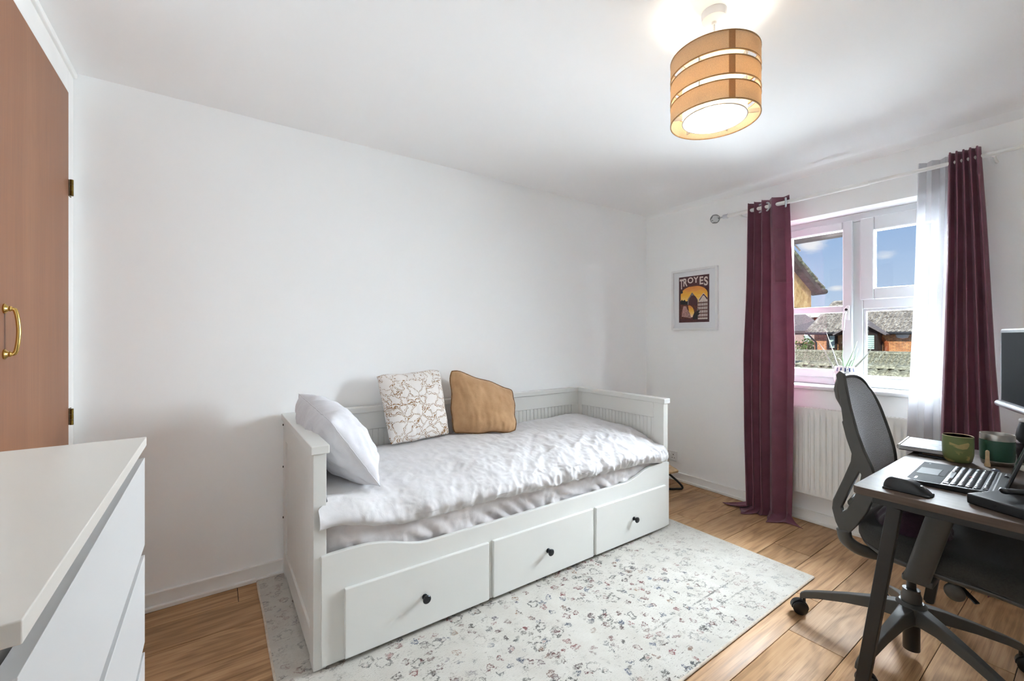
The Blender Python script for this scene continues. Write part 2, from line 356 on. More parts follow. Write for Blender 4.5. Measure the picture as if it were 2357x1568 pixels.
def mk_rug():
    g = G('distressed_oriental_rug'); co = g.co()
    cx = g.n('SeparateXYZ'); g.set(cx.inputs[0], co); X, Y = cx.outputs[0], cx.outputs[1]
    base = g.mix(g.rng(g.noise(co, 7, 5, .6), .35, .7), srgb(206, 203, 196), srgb(190, 186, 178))
    fib = g.noise(g.co(scale=(60, 420, 60)), 1, 3, .7)
    base = g.mix(g.rng(fib, .3, .75, 0, .4), base, srgb(184, 176, 164))
    wob = g.n('TexNoise'); g.set(wob.inputs['Vector'], co); wob.inputs['Scale'].default_value = 38; wob.inputs['Detail'].default_value = 4; wob.inputs['Roughness'].default_value = .65
    vm = g.n('VectorMath', operation='MULTIPLY_ADD'); g.set(vm.inputs[0], wob.outputs['Color']); vm.inputs[1].default_value = (.075, .06, 0); g.set(vm.inputs[2], co); wc = vm.outputs[0]
    # worn areas
    worn = g.rng(g.noise(co, 2.6, 6, .62), .30, .46)
    speck = g.rng(g.noise(g.co(scale=(1, 2.2, 1)), 52, 5, .78), .43, .51)
    # faded towards the ends of the rug (rug's own print)
    ends = g.rng(g.math('ABSOLUTE', g.math('ADD', X, .12)), 1.22, .55)
    fade = g.math('MULTIPLY', g.math('MULTIPLY', worn, speck), g.rng(ends, 0, 1, .22, 1))
    def flowers(scale, r0, w, seed):
        v = g.n('TexVoronoi', feature='F1'); mp = g.n('Mapping'); g.set(mp.inputs[0], wc); mp.inputs['Location'].default_value = (seed, seed * 2, 0); g.set(v.inputs['Vector'], mp.outputs[0])
        v.inputs['Scale'].default_value = scale; v.inputs['Randomness'].default_value = .85
        # petal modulation
        ring = g.math('ABSOLUTE', g.math('SUBTRACT', v.outputs['Distance'], r0))
        return g.rng(ring, w, w * .4), v.outputs['Color'], g.rng(v.outputs['Distance'], .16, .10)
    r1, col1, core1 = flowers(9, .22, .045, 1.3)
    r2, col2, core2 = flowers(21, .24, .10, 5.1)
    r3, col3, core3 = flowers(34, .26, .13, 9.7)
    r3 = g.math('MULTIPLY', r3, g.rng(g.noise(co, 9, 3, .6), .5, .6))
    sep = g.n('SeparateColor'); g.set(sep.inputs[0], col2)
    pal2 = g.ramp(sep.outputs[0], [(0, srgb(48, 46, 46)), (.3, srgb(120, 48, 50)), (.55, srgb(66, 68, 62)), (.78, srgb(70, 80, 104)), (1, srgb(136, 100, 72))])
    c = base
    c = g.mix(g.math('MULTIPLY', r3, g.math('MULTIPLY', fade, .8)), c, srgb(92, 87, 80))
    c = g.mix(g.math('MULTIPLY', r2, g.math('MULTIPLY', fade, .95)), c, pal2)
    c = g.mix(g.math('MULTIPLY', core2, g.math('MULTIPLY', fade, .8)), c, g.ramp(sep.outputs[1], [(0, srgb(150, 84, 80)), (.5, srgb(190, 180, 168)), (1, srgb(78, 78, 80))]))
    c = g.mix(g.math('MULTIPLY', r1, g.math('MULTIPLY', fade, .85)), c, srgb(58, 57, 56))
    fl = g.rng(g.noise(g.co(scale=(1, 2.0, 1)), 105, 3, .7), .60, .68)
    c = g.mix(g.math('MULTIPLY', fl, g.math('MULTIPLY', g.rng(g.noise(co, 5, 4, .6), .40, .58), g.rng(ends, 0, 1, .4, .8))), c, srgb(84, 78, 72))
    dash = g.rng(g.noise(g.co(scale=(26, 120, 1)), 1, 3, .7), .62, .67)
    c = g.mix(g.math('MULTIPLY', dash, g.math('MULTIPLY', g.rng(g.noise(co, 3.3, 4, .6), .44, .56), .75)), c, srgb(72, 68, 66))
    # stripes of the border running along the rug
    st = g.math('ABSOLUTE', g.math('SUBTRACT', g.math('ABSOLUTE', g.math('ADD', Y, g.math('MULTIPLY', wob.outputs['Fac'], .01))), .60))
    st2 = g.math('ABSOLUTE', g.math('SUBTRACT', st, .035))
    c = g.mix(g.math('MULTIPLY', g.rng(st2, .005, .003), g.math('MULTIPLY', g.math('MULTIPLY', fade, .9), g.rng(g.noise(co, 2.2, 2), .50, .56))), c, srgb(96, 94, 90))
    streak = g.rng(g.noise(g.co(scale=(3, 70, 1)), 5, 4, .7), .60, .70)
    c = g.mix(g.math('MULTIPLY', streak, .35), c, srgb(150, 140, 126))
    return g.end(g.pbr(c, .95, spec=.1, normal=g.bump(g.noise(co, 500, 3), .5, .004), sheen=.15))
m_rug = mk_rug()
m_rugedge = fabric('rug_binding', srgb(214, 204, 190), srgb(190, 178, 162), 60, .95)

def mk_coral():
    g = G('embroidered_meander_cotton'); co = g.co('Generated')
    wob = g.n('TexNoise'); g.set(wob.inputs['Vector'], co); wob.inputs['Scale'].default_value = 5.5; wob.inputs['Detail'].default_value = 3
    vm = g.n('VectorMath', operation='MULTIPLY_ADD'); g.set(vm.inputs[0], wob.outputs['Color']); vm.inputs[1].default_value = (.26, .0, .26); g.set(vm.inputs[2], co)
    mp = g.n('Mapping'); g.set(mp.inputs[0], vm.outputs[0]); mp.inputs['Scale'].default_value = (1, .02, 1)
    d = g.vor(mp.outputs[0], 7.6, 'DISTANCE_TO_EDGE', 'Distance', .95)
    line = g.rng(g.math('ABSOLUTE', g.math('SUBTRACT', d, .058)), .034, .022)
    dots = g.rng(g.vor(g.co('Generated', (1, .02, 1)), 62, 'F1', 'Distance', .5), .62, .5)
    c = g.mix(g.math('MULTIPLY', line, g.rng(dots, 0, 1, .1, 1)), srgb(234, 229, 224), srgb(150, 112, 68))
    return g.end(g.pbr(c, .9, spec=.2, normal=g.bump(g.math('ADD', line, g.math('MULTIPLY', g.noise(co, 300, 2), .2)), .5, .003), sheen=.1))
m_coral = mk_coral()

def mk_brick():
    g = G('orange_brick_wall'); tc = g.co('Object', rot=(math.pi / 2, 0, math.pi / 2))
    sp = g.n('SeparateXYZ'); g.set(sp.inputs[0], g.co('Object')); cm = g.n('CombineXYZ'); g.set(cm.inputs[0], sp.outputs[1]); g.set(cm.inputs[1], sp.outputs[2])
    b = g.n('TexBrick'); g.set(b.inputs['Vector'], cm.outputs[0]); b.inputs['Color1'].default_value = srgb(240, 178, 122); b.inputs['Color2'].default_value = srgb(214, 142, 92)
    b.inputs['Mortar'].default_value = srgb(150, 122, 98); b.inputs['Scale'].default_value = 1; b.inputs['Brick Width'].default_value = .225; b.inputs['Row Height'].default_value = .075
    b.inputs['Mortar Size'].default_value = .008; b.inputs['Bias'].default_value = -.2
    c = g.mix(g.rng(g.noise(g.co(), 3, 6, .7), .42, .7, 0, .7), b.outputs['Color'], srgb(120, 74, 50))
    c = g.mix(g.rng(g.noise(g.co(), 14, 3, .7), .60, .72, 0, .8), c, srgb(226, 186, 140))
    return g.end(g.pbr(c, .9, spec=.2, normal=g.bump(b.outputs['Fac'], -.4, .01)))
m_brick = mk_brick()
def rough_mat(name, stops, scale=6, rough=.9, detail=7, bump=.5, bscale=None):
    g = G(name); co = g.co(); f = g.noise(co, scale, detail, .68)
    return g.end(g.pbr(g.ramp(f, stops), rough, spec=.2, normal=g.bump(g.noise(co, bscale or scale * 3, 5, .6), bump, .02)))
m_tile = rough_mat('grey_concrete_roof_tile', [(.3, srgb(96, 92, 86)), (.5, srgb(158, 152, 144)), (.62, srgb(196, 192, 182)), (.75, srgb(226, 222, 210))], 5)
m_tile_l = rough_mat('lichened_roof_tile', [(.3, srgb(80, 80, 68)), (.48, srgb(140, 140, 122)), (.62, srgb(184, 184, 162)), (.74, srgb(220, 218, 200))], 16)
m_moss = rough_mat('mossy_verge_tile', [(.3, srgb(58, 58, 44)), (.5, srgb(98, 100, 78)), (.65, srgb(150, 152, 128)), (.8, srgb(190, 190, 170))], 12)
m_timber = rough_mat('weathered_dark_timber', [(.3, srgb(52, 48, 44)), (.6, srgb(84, 78, 70)), (.8, srgb(110, 104, 94))], 8)
m_fascia = rough_mat('dark_brown_cladding', [(.3, srgb(42, 36, 34)), (.7, srgb(64, 56, 54))], 10)
m_gutter = rough_mat('grey_plastic_gutter', [(.3, srgb(44, 46, 50)), (.7, srgb(70, 72, 76))], 10)
m_tan = rough_mat('buff_brick_gable', [(.3, srgb(138, 110, 66)), (.5, srgb(180, 148, 96)), (.7, srgb(206, 182, 130))], 7)
m_pink = rough_mat('pink_pebbledash', [(.3, srgb(150, 124, 114)), (.5, srgb(182, 158, 148)), (.7, srgb(204, 184, 174))], 12)
m_redtile = rough_mat('red_hung_tile', [(.3, srgb(132, 66, 54)), (.5, srgb(172, 92, 74)), (.7, srgb(196, 120, 98))], 12)
m_slate = rough_mat('grey_slate', [(.3, srgb(98, 94, 96)), (.6, srgb(134, 128, 128)), (.8, srgb(164, 158, 152))], 10)
m_lead = rough_mat('green_grey_lead', [(.3, srgb(84, 106, 112)), (.6, srgb(116, 138, 144)), (.8, srgb(160, 178, 182))], 3)
m_outwhite = plain('outdoor_white_paint', srgb(226, 226, 222), .6, nscale=10, namt=.05)
m_pipe = rough_mat('rusty_downpipe', [(.3, srgb(124, 64, 36)), (.7, srgb(158, 90, 52))], 12)
m_leaf_out = rough_mat('shrub_green', [(.3, srgb(60, 92, 44)), (.6, srgb(104, 138, 76)), (.8, srgb(150, 176, 116))], 20)
m_ground = rough_mat('asphalt_ground', [(.3, srgb(96, 96, 94)), (.7, srgb(134, 132, 126))], 3)
def mk_outglass():
    g = G('house_window_glass'); co = g.co()
    c = g.mix(g.rng(g.wave(co, 3.2, 1.5, 2, 1, direction='Z'), .3, .7), srgb(150, 186, 176), srgb(216, 228, 220))
    return g.end(g.pbr(c, .15, spec=.6))
m_outglass = mk_outglass()

# ------------------------------------------------------------------ room shell
XL, XW, YB, YF, H = -.503, 3.262, 2.505, -1.30, 2.33
T = .12
# floor: dark sub-floor with laminate planks laid along x
floor = tag(box(XL - T, XW + T, YF - T, YB + T, -.12, -.006).build('floor', m_dark), 'oak laminate plank floor with fine dark joints', kind='structure')
ORG[floor] = Vector((0, 0, 0))
def lay_floor():
    W, LEN, gap = .193, 1.38, .0022; shared = {}
    y = .605 - W * 10; k = 0
    starts = {0: .593, 1: .909, 2: 1.35}
    while y < YB:
        y0, y1 = max(y, YF), min(y + W, YB)
        row = round((y - .605) / W)
        if y1 - y0 > .01:
            x = starts.get(row, XL + random.uniform(-1.3, 0.0))
            while x > XL: x -= LEN
            while x < XW:
                x0, x1 = max(x, XL), min(x + LEN, XW)
                if x1 - x0 > .012:
                    lx, ly = round(x1 - x0 - gap, 4), round(y1 - y0 - gap, 4)
                    if (lx, ly) not in shared:
                        o = box(-lx / 2, lx / 2, -ly / 2, ly / 2, -.006, 0).build('plank', m_plank, floor, bevel=.0012, seg=1); shared[(lx, ly)] = o.data
                    else:
                        o = bpy.data.objects.new('plank', shared[(lx, ly)]); COL.objects.link(o); o.parent = floor
                        b = o.modifiers.new('b', 'BEVEL'); b.width = .0012; b.segments = 1
                    o.location = ((x0 + x1) / 2, (y0 + y1) / 2, 0)
                x += LEN
        y += W
lay_floor()
struct('wall_back', box(XL - T, XW + T, YB, YB + T, -.12, H + .1), m_wall, 'plain white painted wall behind the day bed')
struct('wall_left', box(XL - T, XL, YF - T, YB, -.12, H + .1), m_wall, 'white wall beside the chest of drawers holding the wardrobe door')
struct('wall_near', box(XL, XW + T, YF - T, YF, -.12, H + .1), m_wall, 'white wall behind the photographer')
struct('ceiling', box(XL - T, XW + .3, YF - T, YB + T, H, H + .15), m_ceil, 'plain white painted ceiling')
# window wall with opening
WY0, WY1, WZ0, WZ1 = .500, 1.458, .905, 2.028
WT = .28
struct('wall_window', MB().box(XW, XW + WT, YF, WY0, -.12, H + .1).box(XW, XW + WT, WY1, YB, -.12, H + .1).box(XW, XW + WT, WY0, WY1, -.12, WZ0 - .03).box(XW, XW + WT, WY0, WY1, WZ1, H + .1), m_wall, 'white wall with the window, picture and radiator')
# skirting boards with quarter bead
def skirting(name, mb, label): struct(name, mb, m_trim, label, bevel=.004)
skirting('baseboard_back', MB().box(XL, XW, YB - .016, YB, 0, .075).box(XL, XW, YB - .034, YB - .016, 0, .02), 'low white skirting board along the wall behind the bed')
skirting('baseboard_window', MB().box(XW - .016, XW, YF, YB - .034, 0, .07).box(XW - .034, XW - .016, YF, YB - .034, 0, .02), 'low white skirting board under the window and picture')
skirting('baseboard_left', MB().box(XL, XL + .016, YF, 1.63, 0, .075), 'low white skirting board behind the chest of drawers')
# slim rounded bead where ceiling meets the window wall
struct('trim_1', MB().prism([(XW, H), (XW, H - .028), (XW - .012, H - .020), (XW - .034, H - .006), (XW - .07, H)], 'y', YF, YB), m_ceil, 'shallow white plaster cove above the curtains', smooth=True)

# wardrobe door in the left wall
def wardrobe():
    d = thing('door_1', 'reddish brown wood veneer cupboard door with brass pull and white frame', 'cupboard door', (XL, 2.42, 0), kind='structure')
    fr = MB().box(XL, XL + .022, 2.425, YB - .001, .0, H - .001).box(XL, XL + .022, 1.64, 2.424, 2.213, H - .001).box(XL, XL + .022, 1.64, 1.716, 0, 2.212)
    fr.build('frame', m_trim, d, bevel=.003)
    box(XL, XL + .034, 1.64, YB - .001, H - .028, H - .001).build('top_moulding', m_trim, d, bevel=.006)
    # panel hinged at y=2.42, a few degrees ajar
    ang = 0.0; M = Matrix.Translation((XL + .004, 2.421, 0)) @ Matrix.Rotation(ang, 4, 'Z')
    p = MB().box(0, .02, -.70, 0, .02, 2.208).xf(M).build('door_panel', m_veneer, d, bevel=.002)
    for z in (1.828, .905):
        hb = MB(); yy = 2.424
        hb.box(XL + .022, XL + .0245, yy + .002, yy + .034, z - .033, z + .033)
        for k in range(3): hb.tube([(XL + .032, yy, z - .033 + k * .022), (XL + .032, yy, z - .012 + k * .022)], .006, 10)
        hb.build('hinge', m_oldbrass, d, smooth=True)
    # bow pull handle
    hy = -.642
    pts = []
    za, zb = 1.178, 1.305
    path = [(.02, hy, za), (.037, hy, za + .001), (.042, hy, za + .006), (.046, hy, za + .030), (.048, hy, (za + zb) / 2), (.046, hy, zb - .030), (.042, hy, zb - .006), (.037, hy, zb - .001), (.02, hy, zb)]
    h = MB().tube(spline(path, 40), .0052, 10)
    for z in (za, zb): h.add(*_lathe_x(.02, hy, z))
    h.xf(M).build('pull_handle', m_brass, p, smooth=True)
def _lathe_x(x0, y, z):
    m = MB().lathe([(0.001, 0), (.014, 0), (.0145, .003), (.010, .006), (.007, .010), (.008, .013), (.0055, .016), (.001, .016)], seg=20)
    m.xf(Matrix.Translation((x0, y, z)) @ Matrix.Rotation(math.pi / 2, 4, 'Y')); return m.v, m.f
wardrobe()

# ------------------------------------------------------------------ window
def window():
    w = thing('window_1', 'white upvc casement window with deep sill', 'window', (XW, (WY0 + WY1) / 2, WZ0), kind='structure')
    xf = XW + .15; x2 = xf + .065
    MUL = .979; mw = .031
    fr = MB()
    fr.box(xf, x2, WY0, WY0 + .055, WZ0, WZ1).box(xf, x2, WY1 - .055, WY1, WZ0, WZ1).box(xf, x2, WY0 + .055, WY1 - .055, WZ1 - .055, WZ1).box(xf, x2, WY0 + .055, WY1 - .055, WZ0, WZ0 + .06)
    fr.box(xf, x2, MUL - mw, MUL + mw, WZ0 + .06, WZ1 - .055)
    fr.build('outer_frame', m_upvc, w, bevel=.006)
    box(xf, x2, WY0 + .055, MUL - mw, 1.405, 1.475).build('transom', m_upvc, w, bevel=.006)
    def sash(y0, y1, z0, z1, wd, xo, name='sash', top=None):
        tp = top or wd
        a = xf - xo
        s = MB().box(a, a + .06, y0, y0 + wd, z0, z1).box(a, a + .06, y1 - wd, y1, z0, z1).box(a, a + .06, y0 + wd, y1 - wd, z1 - tp, z1).box(a, a + .06, y0 + wd, y1 - wd, z0, z0 + wd)
        o = s.build(name, m_upvc, w, bevel=.008, seg=3)
        box(a + .028, a + .034, y0 + wd - .005, y1 - wd + .005, z0 + wd - .005, z1 - tp + .005).build('pane', m_glass, o)
        return o
    lz0, lz1 = WZ0 + .06, WZ1 - .055
    left = sash(MUL + mw - .012, WY1 - .045, lz0 - .012, lz1 + .012, .054, .02)
    # glazing bar across the left sash
    box(xf - .018, xf + .035, MUL + mw + .04, WY1 - .095, 1.388, 1.432).build('glazing_bar', m_upvc, left, bevel=.006)
    sash(WY0 + .045, MUL - mw + .012, 1.475 - .012, lz1 + .012, .072, .02, top=.088)
    # fixed lower right light
    o = box(xf + .028, xf + .034, WY0 + .055, MUL - mw, WZ0 + .06, 1.405).build('pane', m_glass, w)
    bd = MB()
    y0, y1, z0, z1, b = WY0 + .055, MUL - mw, WZ0 + .06, 1.405, .016
    bd.box(xf + .006, xf + .028, y0, y0 + b, z0, z1).box(xf + .006, xf + .028, y1 - b, y1, z0, z1).box(xf + .006, xf + .028, y0 + b, y1 - b, z1 - b, z1).box(xf + .006, xf + .028, y0 + b, y1 - b, z0, z0 + b)
    bd.build('glazing_bead', m_upvc, w, bevel=.004)
    # cockspur handle on the mullion side of the left sash
    hy = MUL + mw + .012
    h = MB().prism([(hy - .012, 1.335), (hy + .016, 1.345), (hy + .022, 1.37), (hy + .018, 1.41), (hy + .004, 1.43), (hy - .012, 1.432)], 'x', xf - .034, xf - .019)
    hd = h.build('handle', m_white, w, bevel=.005)
    MB().tube([(xf - .03, hy + .008, 1.39), (xf - .052, hy + .008, 1.375), (xf - .056, hy + .012, 1.33), (xf - .05, hy + .016, 1.27)], [.008, .009, .009, .007], 10).build('lever', m_white, hd, smooth=True)
    MB().lathe([(.001, 0), (.008, 0), (.008, .003), (.001, .003)], seg=16).xf(Matrix.Translation((xf - .034, hy + .004, 1.405)) @ Matrix.Rotation(-math.pi / 2, 4, 'Y')).build('lock_button', m_slots, hd)
    # small catch on the top right sash
    box(xf - .03, xf - .02, .64, .70, 1.483, 1.497).build('catch', m_white, w, bevel=.003)
    # sill board with rounded nose
    box(XW - .035, xf + .01, WY0 - .03, WY1 + .03, WZ0 - .028, WZ0).build('sill', m_sill, w, bevel=.011, seg=4)
    # exterior sill
    box(x2 - .01, x2 + .12, WY0, WY1, WZ0 - .03, WZ0 + .012).build('outer_sill', m_upvc, w, bevel=.004)
window()

# ------------------------------------------------------------------ day bed
BX0, BX1, BY0, BY1, BZ = .293, 2.394, 1.672, 2.485, .012
def bed():
    t = thing('day_bed', 'white wooden day bed with three large under-bed drawers', 'bed', ((BX0 + BX1) / 2, (BY0 + BY1) / 2, 0))
    TH = .045
    def end(x0, out):
        e = MB()
        e.box(x0, x0 + TH, BY0, BY0 + .075, BZ, .80).box(x0, x0 + TH, BY1 - .075, BY1, BZ, .80).box(x0, x0 + TH, BY0 + .075, BY1 - .075, .70, .80).box(x0, x0 + TH, BY0 + .075, BY1 - .075, .03, .13)
        o = e.build('end_frame', m_bed, t, bevel=.003)
        n = 22; y0, y1 = BY0 + .07, BY1 - .07; p = MB(); w = (y1 - y0) / n
        for k in range(n): p.box(x0 + .009, x0 + TH - .009, y0 + k * w + .0015, y0 + (k + 1) * w - .0015, .10, .72)
        p.box(x0 + .012, x0 + TH - .012, y0, y1, .10, .72)
        p.build('beadboard_panel', m_bed, o, bevel=.0012, seg=1)
        box(x0 - .009, x0 + TH + .009, BY0 - .012, BY1 + .004, .80, .832).build('end_cap', m_bed, o, bevel=.004)
        return o
    end(BX0, -1); end(BX1 - TH, 1)
    b = MB().box(BX0 + TH, BX1 - TH, BY1 - .038, BY1 - .004, .70, .80).box(BX0 + TH, BX1 - TH, BY1 - .038, BY1 - .004, .30, .42)
    b.box(BX0 + TH, BX0 + TH + .07, BY1 - .038, BY1 - .004, .42, .70).box(BX1 - TH - .07, BX1 - TH, BY1 - .038, BY1 - .004, .42, .70)
    bo = b.build('back_frame', m_bed, t, bevel=.003)
    p = MB(); x0, x1 = BX0 + TH + .07, BX1 - TH - .07; n = 56; w = (x1 - x0) / n
    for k in range(n): p.box(x0 + k * w + .0015, x0 + (k + 1) * w - .0015, BY1 - .03, BY1 - .012, .42, .70)
    p.box(x0, x1, BY1 - .027, BY1 - .014, .42, .70)
    p.build('beadboard_panel', m_bed, bo, bevel=.0012, seg=1)
    box(BX0 + TH + .009, BX1 - TH - .009, BY1 - .05, BY1 + .004, .80, .832).build('back_cap', m_bed, bo, bevel=.004)
    # front fascia with a shallow wave in its top edge
    fx0, fx1 = .318, 2.390; out = [(fx0, BZ + .012), (fx1, BZ + .012)]
    top = []
    for k in range(61):
        u = k / 60; x = lerp(fx1, fx0, u); d = min(x - fx0, fx1 - x); z = .426 - .055 * sstep(.17, .42, d) + .004 * math.sin(math.pi * min(1, d / .2))
        top.append((x, z))
    MB().prism(out + top, 'y', BY0 - .012, BY0 + .008).build('front_fascia', m_bed, t, bevel=.003)
    for x0, x1 in ((.396, 1.023), (1.0465, 1.690), (1.7105, 2.336)):
        dr = box(x0, x1, BY0 - .030, BY0 - .0125, .032, .292).build('drawer_front', m_bed, t, bevel=.004)
        kx, kz = (x0 + x1) / 2, .158
        k = MB().lathe([(.001, 0), (.011, 0), (.0115, .003), (.0065, .006), (.006, .014), (.010, .019), (.0165, .022), (.0175, .026), (.014, .030), (.001, .032)], seg=24)
        k.xf(Matrix.Translation((kx, BY0 - .030, kz)) @ Matrix.Rotation(math.pi / 2, 4, 'X')).build('knob', m_knob, dr, smooth=True)
    box(BX0 + TH, BX1 - TH, BY0 + .012, BY1 - .04, .26, .285).build('slatted_base', m_bed, t)
    for z in (.775, .56, .30):
        MB().lathe([(.001, 0), (.005, 0), (.005, .004), (.001, .004)], seg=12).xf(Matrix.Translation((BX0 - .001, BY1 - .02, z)) @ Matrix.Rotation(-math.pi / 2, 4, 'Y')).build('screw', m_screw, t)
bed()

def mattress():
    x0, x1 = BX0 + .05, BX1 - .05
    path = spline([(2.42, .30), (2.43, .49), (2.30, .53), (1.78, .53), (1.70, .515), (1.683, .45), (1.686, .36), (1.72, .31), (1.9, .295)], 60)
    def fn(u, v):
        p = path[min(int(v * 59 + .5), 59)]; x = lerp(x0, x1, u); y, z = p.x, p.y
        front = 1 - sstep(1.70, 1.80, y)
        e = min(u, 1 - u) * 30
        w = .014 * nz((x * 5, z * 9, 1)) + .011 * (1 - 2 * abs(nz((x * 11 + z * 14, z * 15, 3)))) + .005 * (1 - 2 * abs(nz((x * 30 - z * 20, z * 26, 5)))) + .018 * max(0, nz((x * 2.2, z * 2, 8)))
        y += front * w; z += front * .012 * nz((x * 4, 5, z * 3)) - front * .012 * (1 - min(1, e))
        z -= front * .03 * sstep(.35, .0, u) * (1 - sstep(.31, .45, p.y))
        y += .02 * (1 - min(1, e)) * front
        return (x, y, z)
    return tag(MB().grid(fn, 240, 59).build('mattress', m_mattsheet, smooth='all'), 'thick mattress in a creased white sheet showing under the duvet', 'mattress')
mattress()

def duvet():
    x0, x1 = BX0 + .052, BX1 - .052
    path = spline([(2.40, .535), (2.435, .585), (2.37, .618), (2.10, .624), (1.90, .612), (1.78, .594), (1.70, .566), (1.655, .53), (1.648, .492), (1.672, .466), (1.72, .462), (1.80, .50)], 150)
    def fn(u, v):
        k = v * 149; i = min(int(k), 148); p = path[i].lerp(path[i + 1], k - i)
        x = lerp(x0, x1, u); y, z = p.x, p.y
        eL, eR = sstep(.0, .05, u), sstep(1.0, .94, u)
        top = sstep(.56, .60, z); fr = 1 - sstep(1.70, 1.95, y)
        # puffy body, lower toward the right front
        z += .016 * nz((x * 1.7, y * 2.2, 4)) * top + .020 * sstep(.55, 1, u) * (1 - fr) - .030 * sstep(.86, 1., u) * fr
        z -= .030 * (1 - eR) * top
        z += .050 * (1 - sstep(0, .16, u)) * fr * (1 - top) + .01 * (1 - sstep(0, .16, u)) * fr
        # crumples
        a = x * .8 + y * .6; b = -x * .6 + y * .8
        rid = lambda q: 1 - abs(q) * 2
        amp = lerp(.35, 1, sstep(.15, .75, u)) * lerp(.55, 1, fr)
        w = .010 * rid(nz((a * 6, b * 14, 2 + z))) + .0085 * rid(nz((a * 14, b * 26, 7 + z * 6))) + .0036 * rid(nz((a * 36, b * 52, 9 + z * 20)))
        w *= amp
        w += .010 * fr * nz((x * 5, z * 14, 3)) + .02 * fr * (1 - sstep(0, .3, u)) * nz((x * 9, z * 10, 12))
        ny = -fr; nzv = top
        z += w * nzv; y += w * ny * (1 - top) * 1.4 + w * ny * .3
        if z < .50: z += .008 * nz((x * 6, 2, 2)) + .004 * nz((x * 17, 2, 5))
        # left front corner lobe spilling past the post
        lobe = (1 - sstep(.0, .035, u)) * (1 - sstep(1.66, 1.69, y)) * sstep(.47, .50, z)
        x -= .038 * lobe; y -= .006 * lobe
        return (x, y, z)
    o = MB().grid(fn, 300, 150).build('duvet', m_sheet, smooth='all')
    return tag(o, 'rumpled white duvet covering the day bed', 'duvet')
duvet()

def cushion(name, corners, thick, mat, label, pinch=.06, wr=.004, n=48, seed=0, power=2.4, piping=None, round_=.05, sag=.03):
    """BL, BR, TR, TL corners"""
    BL, BR, TR, TL = [Vector(c) for c in corners]
    c = (BL + BR + TR + TL) / 4
    nrm = (BR - BL).cross(TL - BL).normalized()
    t = thing(name, label, 'cushion' if 'pillow' not in name else 'pillow', (c.x, c.y, min(q.z for q in (BL, BR))))
    def P(u, v, side):
        uu, vv = 2 * u - 1, 2 * v - 1
        pu = uu * (1 - pinch * (1 - vv * vv) * abs(uu)); pv = vv * (1 - pinch * (1 - uu * uu) * abs(vv))
        cr = round_ * (abs(uu) ** 5) * (abs(vv) ** 5); pu *= 1 - cr; pv *= 1 - cr
        pu += sag * nz((vv * 2.2 + seed, 3, 1)) * abs(uu); pv += sag * nz((uu * 2.2 + seed, 7, 1)) * abs(vv)
        u2, v2 = (pu + 1) / 2, (pv + 1) / 2
        p = BL * (1 - u2) * (1 - v2) + BR * u2 * (1 - v2) + TR * u2 * v2 + TL * (1 - u2) * v2
        h = max(0, (1 - abs(uu) ** power)) ** .62 * max(0, (1 - abs(vv) ** power)) ** .62
        w = wr * (nz((u * 9 + seed, v * 5, side)) + .6 * nz((u * 22, v * 7 + seed, side * 3))) * min(1, h * 3)
        return p + nrm * side * (thick / 2 * h + w)
    m = MB().grid(lambda u, v: P(u, v, 1), n, n).grid(lambda u, v: P(u, v, -1), n, n)
    m.build('cover', mat, t, smooth='all')
    if piping:
        edge = [P(k / 20, 0, 1) for k in range(21)] + [P(1, k / 20, 1) for k in range(1, 21)] + [P(1 - k / 20, 1, 1) for k in range(1, 21)] + [P(0, 1 - k / 20, 1) for k in range(1, 20)]
        edge = [p + nrm * .004 * nz((i * .9, 0, seed)) for i, p in enumerate(edge)]
        MB().tube(edge + [edge[0]], .0042 if piping is not m_pillow else .0022, 6, cap=False).build('piped_edge', piping, t, smooth='all')
    return t
cushion('patterned_cushion', ((.785, 2.285, .628), (1.175, 2.335, .632), (1.150, 2.425, 1.030), (.745, 2.415, 1.012)), .13, m_coral, 'square white cushion embroidered with meandering brown beaded lines', seed=2, pinch=.04)
cushion('linen_cushion', ((1.190, 2.335, .632), (1.560, 2.175, .632), (1.665, 2.365, .868), (1.215, 2.425, 1.030)), .15, m_linen, 'slumped caramel linen cushion with dark piped edge', seed=5, wr=.009, piping=m_piping, pinch=.02, round_=.07, sag=.05)
def pillow():
    cushion('bed_pillow', ((.555, 1.705, .615), (.535, 2.36, .65), (.335, 2.33, .955), (.375, 1.79, .895)), .215, m_pillow, 'plump white pillow leaning on the left end of the day bed', seed=9, wr=.014, pinch=.05, power=2.8, n=96, piping=m_pillow)
pillow()

# ------------------------------------------------------------------ rug
def rug():
    x0, x1, y0, y1 = .178, 2.495, .895, 2.468
    t = thing('area_rug', 'pale distressed oriental rug lying under the day bed', 'rug', ((x0 + x1) / 2, (y0 + y1) / 2, 0))
    def top(u, v):
        x, y = lerp(x0, x1, u), lerp(y0, y1, v)
        x += (1 - sstep(0, .08, u)) * .006 * nz((y * 4, 3, 1))
        return (x, y, .0105 + .0006 * nz((x * 6, y * 6, 0)))
    m = MB().grid(top, 90, 60)
    m.box(x0 + .004, x1 - .004, y0 + .004, y1 - .004, .0005, .0095)
    m.build('pile', m_rug, t, smooth='all')
    e = MB()
    for k in range(4):
        pts = {0: [(lerp(x0, x1, i / 40), y0, .006) for i in range(41)], 1: [(x1, lerp(y0, y1, i / 40), .006) for i in range(41)], 2: [(lerp(x0, x1, i / 40), y1, .006) for i in range(41)],
               3: [(x0 + .006 * nz((lerp(y0, y1, i / 40) * 4, 3, 1)), lerp(y0, y1, i / 40), .006) for i in range(41)]}[k]
        e.tube(pts, .0055, 8)
    e.build('bound_edge', m_rugedge, t, smooth='all')
rug()

